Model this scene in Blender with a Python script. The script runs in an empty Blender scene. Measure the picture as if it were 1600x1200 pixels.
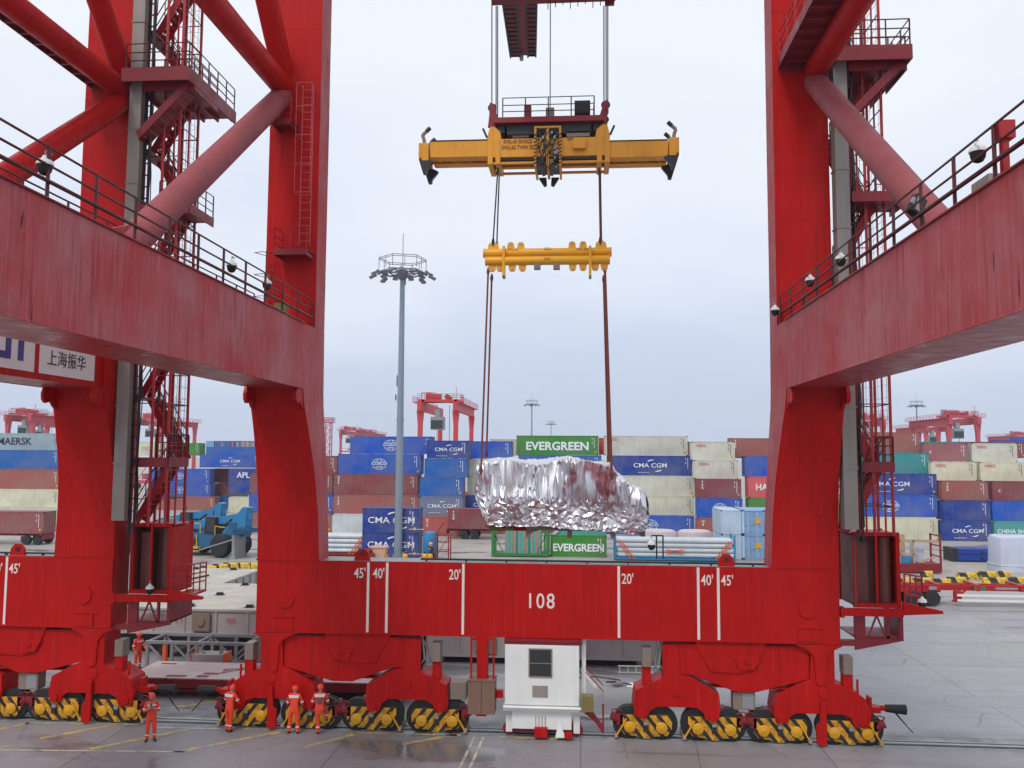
import bpy, bmesh, math, random
from mathutils import Vector, Matrix, noise
random.seed(7)
S = bpy.context.scene
COL = S.collection
rad = math.radians

# ------------------------------------------------------------------ camera
CAM_H = 10.86
YAW, PITCH, ROLL, FPX = rad(4.518), rad(4.719), rad(.331), 1354.35
F = Vector((-math.sin(YAW)*math.cos(PITCH), math.cos(YAW)*math.cos(PITCH), math.sin(PITCH)))
R0 = Vector((math.cos(YAW), math.sin(YAW), 0))
U0 = R0.cross(F)
RV = R0*math.cos(ROLL) + U0*math.sin(ROLL)
UV = -R0*math.sin(ROLL) + U0*math.cos(ROLL)
cam_d = bpy.data.cameras.new("camera")
cam_d.sensor_width = 36
cam_d.lens = 36*FPX/1600
cam_d.clip_start, cam_d.clip_end = .1, 4000
cam = bpy.data.objects.new("camera", cam_d)
COL.objects.link(cam)
m = Matrix.Identity(4)
for i in range(3):
    m[i][0], m[i][1], m[i][2] = RV[i], UV[i], -F[i]
m[0][3], m[1][3], m[2][3] = 0, 0, CAM_H
cam.matrix_world = m
S.camera = cam

def ray(x, y): return F + RV*((x-800)/FPX) + UV*((600-y)/FPX)
def atY(x, y, Y):            # the point at depth Y that shows at that spot of the photograph
    d = ray(x, y); t = Y/d.y
    return Vector((t*d.x, Y, CAM_H+t*d.z))
def atX(x, y, X):
    d = ray(x, y); t = X/d.x
    return Vector((X, t*d.y, CAM_H+t*d.z))
def atZ(x, y, Z=0.):
    d = ray(x, y); t = (Z-CAM_H)/d.z
    return Vector((t*d.x, t*d.y, Z))

# ------------------------------------------------------------------ sky, sun, exposure
SUN_EL, SUN_AZ = rad(52), rad(200)          # soft overcast light from behind the camera
W = bpy.data.worlds.new("World"); S.world = W; W.use_nodes = True
nt = W.node_tree; nt.nodes.clear(); N = nt.nodes.new; L = nt.links.new
sky = N('ShaderNodeTexSky'); sky.sky_type = 'NISHITA'; sky.sun_disc = False
sky.sun_elevation, sky.sun_rotation = SUN_EL, SUN_AZ
sky.air_density, sky.dust_density = 1.2, 3
bg1 = N('ShaderNodeBackground'); bg1.inputs[1].default_value = .1; L(sky.outputs[0], bg1.inputs[0])
tc = N('ShaderNodeTexCoord'); sep = N('ShaderNodeSeparateXYZ'); L(tc.outputs['Generated'], sep.inputs[0])
mp = N('ShaderNodeMapping'); mp.inputs['Scale'].default_value = (1, 1, 2.6); L(tc.outputs['Generated'], mp.inputs[0])
nz = N('ShaderNodeTexNoise'); nz.inputs['Scale'].default_value = 2.2; nz.inputs['Detail'].default_value = 5; nz.inputs['Roughness'].default_value = .45
L(mp.outputs[0], nz.inputs[0])
ma = N('ShaderNodeMath'); ma.operation = 'MULTIPLY_ADD'; ma.inputs[1].default_value = .62; L(nz.outputs[0], ma.inputs[0]); L(sep.outputs[2], ma.inputs[2])
cr = N('ShaderNodeValToRGB'); L(ma.outputs[0], cr.inputs[0])
els = cr.color_ramp.elements
els[0].position, els[0].color = .24, (.59, .66, .82, 1)
els[1].position, els[1].color = .74, (.90, .94, 1.0, 1)
e = els.new(.41); e.color = (.62, .70, .87, 1)
e = els.new(.54); e.color = (.79, .85, .97, 1)
bg2 = N('ShaderNodeBackground'); bg2.inputs[1].default_value = 1.0; L(cr.outputs[0], bg2.inputs[0])
mx = N('ShaderNodeMixShader'); mx.inputs[0].default_value = .93; L(bg1.outputs[0], mx.inputs[1]); L(bg2.outputs[0], mx.inputs[2])
wo = N('ShaderNodeOutputWorld'); L(mx.outputs[0], wo.inputs[0])
sun_d = bpy.data.lights.new("sun", 'SUN'); sun_d.energy = 1.5; sun_d.angle = rad(14); sun_d.color = (1, .97, .93)
sun = bpy.data.objects.new("sun", sun_d); COL.objects.link(sun)
sd = Vector((math.sin(SUN_AZ)*math.cos(SUN_EL), math.cos(SUN_AZ)*math.cos(SUN_EL), math.sin(SUN_EL)))
sun.rotation_euler = sd.to_track_quat('Z', 'Y').to_euler()
S.view_settings.view_transform = 'Standard'; S.view_settings.look = 'None'
S.view_settings.exposure = 0.08; S.view_settings.gamma = 1

# ------------------------------------------------------------------ materials
def lin(c): 
    c /= 255
    return c/12.92 if c <= .04045 else ((c+.055)/1.055)**2.4
def C(r, g, b, k=1.12): return (min(.92, lin(r)*k), min(.92, lin(g)*k), min(.92, lin(b)*k), 1)
def newmat(name):
    mt = bpy.data.materials.new(name); mt.use_nodes = True
    t = mt.node_tree; b = t.nodes['Principled BSDF']
    return mt, t, b
def mixc(t, fac, a, b, mode='MIX'):
    n = t.nodes.new('ShaderNodeMix'); n.data_type = 'RGBA'; n.blend_type = mode; n.clamp_factor = True
    for sock, v in ((n.inputs[0], fac), (n.inputs[6], a), (n.inputs[7], b)):
        if hasattr(v, 'links'): t.links.new(v, sock)
        else: sock.default_value = v
    return n.outputs[2]
def noise_n(t, scale, detail=4, vec=None, rough=.55, coord='Object', stretch=None):
    tcn = t.nodes.new('ShaderNodeTexCoord'); src = tcn.outputs[coord]
    if stretch:
        mpn = t.nodes.new('ShaderNodeMapping'); mpn.inputs['Scale'].default_value = stretch
        t.links.new(src, mpn.inputs[0]); src = mpn.outputs[0]
    n = t.nodes.new('ShaderNodeTexNoise'); n.inputs['Scale'].default_value = scale
    n.inputs['Detail'].default_value = detail; n.inputs['Roughness'].default_value = rough
    t.links.new(src, n.inputs[0])
    return n.outputs[0]
def ramp(t, v, a, b, lo=0., hi=1.):
    n = t.nodes.new('ShaderNodeMapRange'); n.inputs[1].default_value = a; n.inputs[2].default_value = b
    n.inputs[3].default_value = lo; n.inputs[4].default_value = hi; t.links.new(v, n.inputs[0]); return n.outputs[0]
def math_n(t, op, a, b=None):
    n = t.nodes.new('ShaderNodeMath'); n.operation = op
    for s, v in ((n.inputs[0], a), (n.inputs[1], b)):
        if v is None: continue
        if hasattr(v, 'links'): t.links.new(v, s)
        else: s.default_value = v
    return n.outputs[0]
def paint(name, col, rough=.45, metal=0., var=.25, streak=0., dirt=(.1, .07, .05, 1), blot=.6, bump=.0, rust=0., sscale=1., objcol=False, streakcol=None, spec=.5):
    mt, t, b = newmat(name)
    if objcol:
        oi = t.nodes.new('ShaderNodeObjectInfo'); base = oi.outputs['Color']
    else: base = col
    big = noise_n(t, blot, 5)
    dark = tuple(c*.62 for c in col[:3])+(1,) if not objcol else (.25, .22, .2, 1)
    f = math_n(t, 'MULTIPLY', ramp(t, big, .35, .75), var)
    c = mixc(t, f, base, dark)
    if streak:
        sn = noise_n(t, 5*sscale, 6, stretch=(1, 1, .05), rough=.7)
        c = mixc(t, math_n(t, 'MULTIPLY', ramp(t, sn, .5, .78), streak), c, streakcol or dirt)
        sn2 = noise_n(t, 9*sscale, 6, stretch=(1, 1, .045), rough=.7)
        c = mixc(t, math_n(t, 'MULTIPLY', ramp(t, sn2, .52, .8), streak*.6), c, tuple(min(1, x*1.5+.06) for x in (col[:3] if not objcol else (.3, .3, .3)))+(1,))
    if rust:
        rn = noise_n(t, 2.2*sscale, 8, rough=.75, stretch=(1, 1, .4))
        c = mixc(t, math_n(t, 'MULTIPLY', ramp(t, rn, .63, .72), rust), c, (.10, .035, .02, 1))
    t.links.new(c, b.inputs['Base Color'])
    rn = noise_n(t, 1.7, 4); t.links.new(ramp(t, rn, .3, .7, max(.05, rough-.1), min(1, rough+.15)), b.inputs['Roughness'])
    b.inputs['Metallic'].default_value = metal
    b.inputs['Specular IOR Level'].default_value = spec
    if bump:
        bn = t.nodes.new('ShaderNodeBump'); bn.inputs['Strength'].default_value = bump; bn.inputs['Distance'].default_value = .03
        t.links.new(noise_n(t, 3.0, 3), bn.inputs['Height']); t.links.new(bn.outputs[0], b.inputs['Normal'])
    return mt
M = {}
RED = (.485, .0075, .0065, 1)
M['red'] = paint('red_gloss_paint', RED, .42, var=.45, streak=.5, rust=.4, dirt=(.10, .009, .007, 1), bump=.10, spec=.13)
mt, t, b = newmat('weathered_red_paint'); M['fade'] = mt
bl = noise_n(t, .32, 6, rough=.62); bl2 = noise_n(t, 1.1, 6, rough=.65)
c = mixc(t, ramp(t, bl, .36, .66), (.47, .048, .054, 1), (.46, .155, .165, 1))
runs = noise_n(t, 7, 6, stretch=(1, 1, .05), rough=.72); den = ramp(t, noise_n(t, .8, 3, stretch=(1, 1, .25)), .35, .7, .25, 1.)
c = mixc(t, math_n(t, 'MULTIPLY', ramp(t, runs, .47, .72), den), c, (.19, .018, .022, 1))
pale = noise_n(t, 10, 6, stretch=(1, 1, .055), rough=.75)
c = mixc(t, math_n(t, 'MULTIPLY', ramp(t, pale, .54, .76, 0, .75), ramp(t, bl2, .35, .65)), c, (.64, .34, .35, 1))
thin = noise_n(t, 3.1, 3, stretch=(1, 1, .12), rough=.6)
c = mixc(t, math_n(t, 'MULTIPLY', ramp(t, thin, .69, .72), .9), c, (.06, .012, .012, 1))
c = mixc(t, ramp(t, bl2, .55, .8, 0, .45), c, (.25, .03, .036, 1))
t.links.new(c, b.inputs['Base Color']); b.inputs['Roughness'].default_value = .68; b.inputs['Specular IOR Level'].default_value = .25
bn = t.nodes.new('ShaderNodeBump'); bn.inputs['Strength'].default_value = .12; bn.inputs['Distance'].default_value = .03
t.links.new(bl, bn.inputs['Height']); t.links.new(bn.outputs[0], b.inputs['Normal'])
M['fadetube'] = paint('chalky_red_paint', (.30, .062, .07, 1), .65, var=.5, streak=.45, dirt=(.25, .04, .04, 1), rust=.15)
M['pink'] = paint('sunbleached_red_paint', (.50, .10, .115, 1), .55, var=.3, streak=.2, dirt=(.3, .05, .05, 1))
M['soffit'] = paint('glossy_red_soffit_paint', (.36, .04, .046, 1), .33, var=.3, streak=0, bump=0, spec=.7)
M['rail'] = paint('dark_red_rail_paint', (.085, .008, .010, 1), .5)
M['railred'] = paint('red_rail_paint', (.42, .010, .014, 1), .5)
M['dkred'] = paint('oxide_red_paint', (.235, .010, .017, 1), .5, var=.4, rust=.3)
M['black'] = paint('black_rubber', (.012, .012, .013, 1), .6)
M['dark'] = paint('dark_steel', (.03, .03, .034, 1), .5, metal=.3)
M['steel'] = paint('grey_galvanised_steel', (.33, .34, .35, 1), .45, metal=.35, var=.35)
M['drumred'] = paint('dull_red_brown_panel_paint', (.17, .045, .036, 1), .5, var=.4, streak=.3)
M['duct'] = paint('weathered_grey_cable_duct', (.30, .265, .235, 1), .6, var=.45, streak=.45, dirt=(.12, .10, .085, 1))
M['brown'] = paint('brown_cabinet_paint', (.23, .125, .085, 1), .5, var=.3, streak=.2)
M['boxgrey'] = paint('grey_brown_box_paint', (.24, .185, .15, 1), .5)
M['white'] = paint('white_paint', (.78, .78, .76, 1), .5, var=.12)
M['cabin'] = paint('grubby_white_cabin_paint', (.80, .80, .77, 1), .5, var=.2, streak=.14, dirt=(.34, .28, .22, 1), sscale=1.0, rust=.4, blot=1.1)
M['mark'] = paint('white_marking_paint', (.80, .72, .66, 1), .55, var=.2)
M['yellow'] = paint('spreader_yellow_paint', (.80, .34, .008, 1), .42, var=.4, streak=.45, dirt=(.28, .10, .02, 1), rust=.35)
M['yellow2'] = paint('beam_yellow_paint', (.84, .40, .008, 1), .4, var=.15)
M['olive'] = paint('olive_box_paint', (.19, .165, .045, 1), .5)
M['glass'] = paint('dark_window_glass', (.018, .022, .025, 1), .12, var=.05, spec=.8)
M['orange'] = paint('orange_webbing', (.80, .13, .03, 1), .7)
M['coverall'] = paint('orange_red_coverall', (.80, .055, .022, 1), .8, var=.25, blot=4)
M['skin'] = paint('skin', (.42, .22, .15, 1), .55, var=.1, blot=8)
M['helmet'] = paint('red_helmet', (.75, .05, .03, 1), .3, var=.05)
M['reflect'] = paint('reflective_tape', (.72, .70, .68, 1), .4, var=.1)
M['vest'] = paint('brown_vest', (.20, .06, .05, 1), .8)
M['silverpipe'] = paint('white_plastic_pipe', (.56, .62, .66, 1), .35, var=.35, blot=1.5)
M['blue'] = paint('blue_machine_paint', (.02, .20, .42, 1), .4, var=.3)
M['cyan'] = paint('mid_blue_machine_paint', (.012, .10, .21, 1), .4, var=.3)
M['green'] = paint('green_frame_paint', (.03, .20, .05, 1), .45, var=.3)
M['tealcov'] = paint('teal_sheet', (.06, .33, .27, 1), .7, var=.3)
M['pinkwrap'] = paint('pale_pink_wrap', (.62, .50, .52, 1), .6, var=.3)
M['peach'] = paint('peach_skip_paint', (.62, .36, .25, 1), .6)
M['wood'] = paint('timber', (.45, .30, .20, 1), .8, var=.3)
M['deck'] = paint('pinkish_scuffed_deck_plate', (.52, .40, .40, 1), .5, var=.5, rust=.25, blot=.9)
M['hatch'] = paint('pale_hatch_cover_paint', (.50, .46, .40, 1), .6, var=.8, rust=.6, blot=.7, streak=.3)
M['hatchside'] = paint('grey_hatch_side_paint', (.42, .40, .40, 1), .55, var=.4, rust=.3, streak=.2)
M['tarp'] = paint('pale_blue_tarpaulin', (.52, .57, .68, 1), .45, var=.3, streak=.2, dirt=(.35, .4, .5, 1))
M['hazered'] = paint('haze_tinted_crane_red', (.50, .065, .09, 1), .6, var=.2)  # red of the distant cranes and tower with air haze mixed into the colour
M['rtgred'] = paint('yard_crane_red_paint', (.58, .045, .05, 1), .5, var=.2)
M['cont'] = paint('container_paint', (.3, .3, .3, 1), .5, objcol=True, var=.42, streak=.30, blot=.4, dirt=(.14, .08, .05, 1), rust=.22, spec=.2)
M['mast'] = paint('grey_mast_steel', (.25, .31, .37, 1), .45, metal=.3, var=.2, streak=.2, dirt=(.2, .22, .24, 1))
M['mastlamp'] = paint('dark_lamp_housing', (.13, .15, .19, 1), .4)
M['blueletter'] = paint('blue_letter_paint', (.055, .045, .26, 1), .5)
M['ink'] = paint('black_letter_paint', (.03, .035, .04, 1), .5)
M['brownink'] = paint('faded_brown_stencil_paint', (.22, .07, .02, 1), .6)
M['redink'] = paint('red_letter_paint', (.62, .07, .06, 1), .5)
M['wletter'] = paint('white_letter_paint', (.80, .82, .83, 1), .5, var=.05)
M['cyanletter'] = paint('pale_blue_letter_paint', (.45, .62, .75, 1), .5, var=.05)
M['tread'] = paint('tyre_rubber', (.02, .02, .022, 1), .75)
M['yell'] = paint('safety_yellow_paint', (.74, .37, .01, 1), .5, var=.6, rust=.7, blot=3, sscale=2.5)

def hazard(name, pitch=.46, k=1.0, c1=(.80, .40, .008, 1), c2=(.02, .018, .018, 1)):
    mt, t, b = newmat(name)
    tcn = t.nodes.new('ShaderNodeTexCoord'); sp = t.nodes.new('ShaderNodeSeparateXYZ'); t.links.new(tcn.outputs['Object'], sp.inputs[0])
    a = math_n(t, 'MULTIPLY_ADD', sp.outputs[2], k); t.links.new(sp.outputs[0], a.node.inputs[2])
    fr = math_n(t, 'FRACT', math_n(t, 'DIVIDE', a, pitch))
    c = mixc(t, ramp(t, fr, .56, .58), c1, c2)
    d = noise_n(t, 3, 6, rough=.7); c = mixc(t, math_n(t, 'MULTIPLY', ramp(t, d, .45, .64), .85), c, (.04, .022, .015, 1))
    t.links.new(c, b.inputs['Base Color']); b.inputs['Roughness'].default_value = .5
    return mt
M['hazard'] = hazard('hazard_stripe_paint', .44, .8, (.78, .37, .008, 1))
M['hazard2'] = hazard('barrier_stripe_paint', 1.6, .5, (.75, .50, .03, 1))
# crumpled silver film over red machinery
mt, t, b = newmat('crumpled_silver_film'); M['foil'] = mt
n1 = noise_n(t, .55, 3, rough=.5, stretch=(1.2, 1, .7)); n2 = noise_n(t, 2.2, 5, rough=.7)
f = math_n(t, 'MULTIPLY', ramp(t, n1, .585, .62), ramp(t, n2, .3, .5, .3, .8))
t.links.new(mixc(t, f, (.76, .77, .80, 1), (.33, .045, .07, 1)), b.inputs['Base Color'])
t.links.new(ramp(t, f, 0, 1, .95, .45), b.inputs['Metallic'])
b.inputs['Roughness'].default_value = .36
def concrete(name, base, slab, wet, warm):
    mt, t, b = newmat(name)
    big = noise_n(t, .045, 6, rough=.6); mid = noise_n(t, .35, 6, rough=.65); fine = noise_n(t, 6, 4, rough=.7)
    str_ = noise_n(t, .5, 5, stretch=(.12, 1, 1), rough=.65)
    c = mixc(t, ramp(t, big, .38, .66), base, warm)
    c = mixc(t, ramp(t, mid, .35, .8, 0, .45), c, tuple(x*.55 for x in base[:3])+(1,))
    c = mixc(t, ramp(t, str_, .5, .75, 0, .4), c, tuple(min(1, x*1.35) for x in base[:3])+(1,))
    c = mixc(t, ramp(t, fine, .4, .8, 0, .22), c, (.08, .075, .07, 1))
    # slab joints
    tcn = t.nodes.new('ShaderNodeTexCoord')
    br = t.nodes.new('ShaderNodeTexBrick'); br.inputs['Scale'].default_value = 1
    br.inputs['Brick Width'].default_value = slab; br.inputs['Row Height'].default_value = slab*.8; br.inputs['Mortar Size'].default_value = .035
    br.inputs['Mortar Smooth'].default_value = .3
    br.offset = 0; br.inputs['Color1'].default_value = (1, 1, 1, 1); br.inputs['Color2'].default_value = (.86, .87, .9, 1); br.inputs['Mortar'].default_value = (.45, .44, .43, 1)
    t.links.new(tcn.outputs['Object'], br.inputs[0])
    c = mixc(t, .75, c, br.outputs[0], 'MULTIPLY')
    wn = noise_n(t, .16, 6, stretch=(.6, 1.3, 1), rough=.6)
    wf = ramp(t, wn, wet, wet+.07)
    c = mixc(t, math_n(t, 'MULTIPLY', wf, .55), c, tuple(x*.36 for x in warm[:3])+(1,))
    tm = noise_n(t, 1.4, 3, stretch=(.035, 1, 1), rough=.55); tz = noise_n(t, .05, 3)
    c = mixc(t, math_n(t, 'MULTIPLY', ramp(t, tm, .60, .68, 0, .6), ramp(t, tz, .42, .6)), c, (.09, .088, .09, 1))
    vo = t.nodes.new('ShaderNodeTexVoronoi'); vo.feature = 'DISTANCE_TO_EDGE'; vo.inputs['Scale'].default_value = .22
    wv = t.nodes.new('ShaderNodeTexNoise'); wv.inputs['Scale'].default_value = 1.2; wv.inputs['Detail'].default_value = 4
    ad = mixc(t, .12, tcn.outputs['Object'], wv.outputs['Color'], 'ADD'); t.links.new(tcn.outputs['Object'], wv.inputs[0]); t.links.new(ad, vo.inputs['Vector'])
    c = mixc(t, math_n(t, 'MULTIPLY', ramp(t, vo.outputs[0], .008, .0, 0, .6), ramp(t, mid, .4, .55)), c, (.07, .07, .07, 1))
    oil = noise_n(t, .55, 5, rough=.6); c = mixc(t, ramp(t, oil, .68, .74, 0, .55), c, (.07, .06, .052, 1))
    t.links.new(c, b.inputs['Base Color'])
    t.links.new(ramp(t, math_n(t, 'ADD', wf, math_n(t, 'MULTIPLY', big, .3)), 0, 1.2, .62, .12), b.inputs['Roughness'])
    bn = t.nodes.new('ShaderNodeBump'); bn.inputs['Strength'].default_value = .12; bn.inputs['Distance'].default_value = .02
    t.links.new(fine, bn.inputs['Height']); t.links.new(bn.outputs[0], b.inputs['Normal'])
    return mt
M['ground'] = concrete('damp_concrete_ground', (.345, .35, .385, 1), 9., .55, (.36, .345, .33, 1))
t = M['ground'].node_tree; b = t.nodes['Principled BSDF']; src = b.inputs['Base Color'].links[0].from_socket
tcn = t.nodes.new('ShaderNodeTexCoord'); sp = t.nodes.new('ShaderNodeSeparateXYZ'); t.links.new(tcn.outputs['Object'], sp.inputs[0])
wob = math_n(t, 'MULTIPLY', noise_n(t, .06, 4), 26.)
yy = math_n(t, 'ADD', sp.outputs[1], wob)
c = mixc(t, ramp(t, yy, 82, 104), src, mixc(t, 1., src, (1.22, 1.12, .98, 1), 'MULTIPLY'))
rb = math_n(t, 'ABSOLUTE', math_n(t, 'SUBTRACT', sp.outputs[1], 35.1)); c = mixc(t, math_n(t, 'MULTIPLY', ramp(t, rb, .5, 2.2, .75, 0), ramp(t, noise_n(t, .7, 5, rough=.65), .35, .6)), c, (.10, .092, .088, 1))  # dark band along the rail: oily dirt plus contact shade painted into the colour
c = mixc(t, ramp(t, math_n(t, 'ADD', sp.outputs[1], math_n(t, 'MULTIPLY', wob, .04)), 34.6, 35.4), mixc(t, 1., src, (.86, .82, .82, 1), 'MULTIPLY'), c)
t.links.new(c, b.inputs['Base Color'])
def worn(name, col, thr):
    mt, t, b = newmat(name)
    d = noise_n(t, 1.6, 7, rough=.75)
    t.links.new(mixc(t, ramp(t, d, thr, thr+.14), col, (.27, .265, .28, 1)), b.inputs['Base Color']); b.inputs['Roughness'].default_value = .5
    return mt
M['yline'] = worn('worn_yellow_line_paint', (.58, .45, .09, 1), .41)
M['wline'] = worn('worn_pale_line_paint', (.58, .56, .42, 1), .45)
# ------------------------------------------------------------------ mesh helpers
class MB:
    def __init__(s): s.v, s.f, s.mi = [], [], []
    def add(s, vs, fs, mi=0):
        o = len(s.v); s.v += [tuple(v) for v in vs]
        for f in fs: s.f.append(tuple(i+o for i in f)); s.mi.append(mi)
        return s
    def bx(s, x0, x1, y0, y1, z0, z1, mi=0):
        return s.add([(x0,y0,z0),(x1,y0,z0),(x1,y1,z0),(x0,y1,z0),(x0,y0,z1),(x1,y0,z1),(x1,y1,z1),(x0,y1,z1)],
              [(0,3,2,1),(4,5,6,7),(0,1,5,4),(1,2,6,5),(2,3,7,6),(3,0,4,7)], mi)
    def cb(s, c, d, rz=0, mi=0, ry=0):
        R = Matrix.Rotation(rz, 3, 'Z') @ Matrix.Rotation(ry, 3, 'Y'); c = Vector(c); h = Vector(d)/2
        vs = [c + R @ Vector((sx*h.x, sy*h.y, sz*h.z)) for sz in (-1,1) for sx, sy in ((-1,-1),(1,-1),(1,1),(-1,1))]
        return s.add(vs, [(0,3,2,1),(4,5,6,7),(0,1,5,4),(1,2,6,5),(2,3,7,6),(3,0,4,7)], mi)
    def bar(s, p, q, w, h=None, mi=0):
        p, q = Vector(p), Vector(q); d = (q-p).normalized(); h = h or w
        u = Vector((0,0,1)) if abs(d.z) < .95 else Vector((0,1,0))
        a = d.cross(u).normalized()*(w/2); b = a.cross(d).normalized()*(h/2)
        vs = [p-a-b, p+a-b, p+a+b, p-a+b, q-a-b, q+a-b, q+a+b, q-a+b]
        return s.add(vs, [(0,3,2,1),(4,5,6,7),(0,1,5,4),(1,2,6,5),(2,3,7,6),(3,0,4,7)], mi)
    def tube(s, p, q, r, n=8, r2=None, caps=True, mi=0):
        p, q = Vector(p), Vector(q); r2 = r if r2 is None else r2; d = (q-p).normalized()
        a = d.orthogonal().normalized(); b = d.cross(a)
        vs = []
        for c, rr in ((p, r), (q, r2)):
            for i in range(n):
                t = 2*math.pi*i/n; vs.append(c + (a*math.cos(t)+b*math.sin(t))*rr)
        fs = [(i, (i+1) % n, n+(i+1) % n, n+i) for i in range(n)]
        if caps: fs += [tuple(range(n-1, -1, -1)), tuple(range(n, 2*n))]
        return s.add(vs, fs, mi)
    def path(s, pts, r, n=6, mi=0):
        for a, b in zip(pts, pts[1:]): s.tube(a, b, r, n, mi=mi)
        return s
    def prism(s, poly, a, b, axis='y', mi=0):
        n = len(poly)
        def pt(u, v, w):
            return {'y': (u, w, v), 'x': (w, u, v), 'z': (u, v, w)}[axis]
        vs = [pt(u, v, a) for u, v in poly] + [pt(u, v, b) for u, v in poly]
        fs = [(i, (i+1) % n, n+(i+1) % n, n+i) for i in range(n)] + [tuple(range(n-1, -1, -1)), tuple(range(n, 2*n))]
        return s.add(vs, fs, mi)
    def lathe(s, prof, c=(0,0,0), n=16, axis='z', mi=0):
        vs = []
        for r, z in prof:
            for i in range(n):
                t = 2*math.pi*i/n; u, v = r*math.cos(t), r*math.sin(t)
                vs.append({'z': (c[0]+u, c[1]+v, c[2]+z), 'y': (c[0]+u, c[1]+z, c[2]+v), 'x': (c[0]+z, c[1]+u, c[2]+v)}[axis])
        fs = []
        for k in range(len(prof)-1):
            for i in range(n):
                j = (i+1) % n; fs.append((k*n+i, k*n+j, (k+1)*n+j, (k+1)*n+i))
        fs += [tuple(range(n-1, -1, -1)), tuple(range((len(prof)-1)*n, len(prof)*n))]
        return s.add(vs, fs, mi)
    def loft(s, secs, mis=None, caps=True):        # secs: rings of equal length; mis: material per side
        n = len(secs[0]); vs = [p for r in secs for p in r]; o = len(s.v); s.v += [tuple(v) for v in vs]
        for k in range(len(secs)-1):
            for i in range(n):
                j = (i+1) % n; s.f.append((o+k*n+i, o+k*n+j, o+(k+1)*n+j, o+(k+1)*n+i)); s.mi.append(mis[i] if mis else 0)
        if caps:
            s.f.append(tuple(o+i for i in range(n-1, -1, -1))); s.mi.append(0)
            s.f.append(tuple(o+(len(secs)-1)*n+i for i in range(n))); s.mi.append(0)
        return s
    def mirror(s):
        s.v = [(-x, y, z) for x, y, z in s.v]; s.f = [tuple(reversed(f)) for f in s.f]; return s
    def mesh(s, name, mats, smooth=True, fix=True):
        me = bpy.data.meshes.new(name); me.from_pydata(s.v, [], s.f)
        for mt in (mats if isinstance(mats, (list, tuple)) else [mats]): me.materials.append(M[mt] if isinstance(mt, str) else mt)
        me.polygons.foreach_set('material_index', s.mi)
        if fix:
            bm = bmesh.new(); bm.from_mesh(me); bmesh.ops.recalc_face_normals(bm, faces=bm.faces); bm.to_mesh(me); bm.free()
        if smooth:
            me.polygons.foreach_set('use_smooth', [True]*len(me.polygons)); me.set_sharp_from_angle(angle=rad(32))
        me.update(); return me
    def build(s, name, mats, parent=None, loc=None, smooth=True, bevel=0):
        return link(name, s.mesh(name, mats, smooth), parent, loc, bevel=bevel)
def link(name, me, parent=None, loc=None, rz=None, bevel=0):
    o = bpy.data.objects.new(name, me); COL.objects.link(o)
    if parent: o.parent = parent
    if loc is not None: o.location = loc
    if rz is not None: o.rotation_euler = (0, 0, rz)
    if bevel:
        b = o.modifiers.new('edge', 'BEVEL'); b.width = bevel; b.segments = 2; b.limit_method = 'ANGLE'; b.angle_limit = rad(40)
    return o
def tag(o, label, cat, group=None):
    o['label'] = label; o['category'] = cat
    if group: o['group'] = group
    return o
def thing(name, label, cat, loc=(0,0,0), rz=0, group=None):
    o = bpy.data.objects.new(name, None); COL.objects.link(o); o.location = loc; o.rotation_euler = (0,0,rz)
    o.empty_display_size = .3
    return tag(o, label, cat, group)
def dup(root, loc, rz=0, label=None, group=None, scale=None):
    def cp(o, parent):
        c = o.copy(); COL.objects.link(c)
        if parent: c.parent = parent
        for ch in o.children: cp(ch, c)
        return c
    r = cp(root, None); r.location = loc; r.rotation_euler = (0,0,rz)
    if scale: r.scale = scale
    if label: r['label'] = label
    if group: r['group'] = group
    return r
def struct(o): o['kind'] = 'structure'; return o
_txt = {}
def text_mesh(txt, size, mat, bold=0., align='CENTER', depth=.006, sx=1., space=1.):
    key = (txt, size, mat, bold, align, sx)
    if key in _txt: return _txt[key]
    cu = bpy.data.curves.new('lettering', 'FONT'); cu.body = txt; cu.size = size; cu.align_x = align; cu.align_y = 'CENTER'
    cu.extrude = depth; cu.offset = bold*size; cu.resolution_u = 3; cu.space_character = space
    ob = bpy.data.objects.new('lettering', cu); COL.objects.link(ob)
    dg = bpy.context.evaluated_depsgraph_get(); dg.update()
    me = bpy.data.meshes.new_from_object(ob.evaluated_get(dg)); me.name = 'lettering'
    COL.objects.unlink(ob); bpy.data.objects.remove(ob)
    if sx != 1: me.transform(Matrix.Diagonal((sx, 1, 1, 1)))
    me.transform(Matrix.Rotation(rad(90), 4, 'X'))       # upright, facing -Y
    me.materials.clear(); me.materials.append(M[mat]); _txt[key] = me
    return me
def lettering(txt, size, mat, parent, loc, rz=0, name='lettering', **k):
    return link(name, text_mesh(txt, size, mat, **k), parent, loc, rz)
def railing_mb(pts, h=1.1, step=1.6, r=.025, rails=(1., .66, .34), post=.03, b=None):
    b = b or MB()
    for p, q in zip(pts, pts[1:]):
        p, q = Vector(p), Vector(q); n = max(1, round((q-p).length/step))
        for k in rails: b.tube(p+Vector((0,0,h*k)), q+Vector((0,0,h*k)), r, 6)
        for i in range(n+1):
            c = p.lerp(q, i/n); b.tube(c, c+Vector((0,0,h)), post, 6)
    return b

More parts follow.
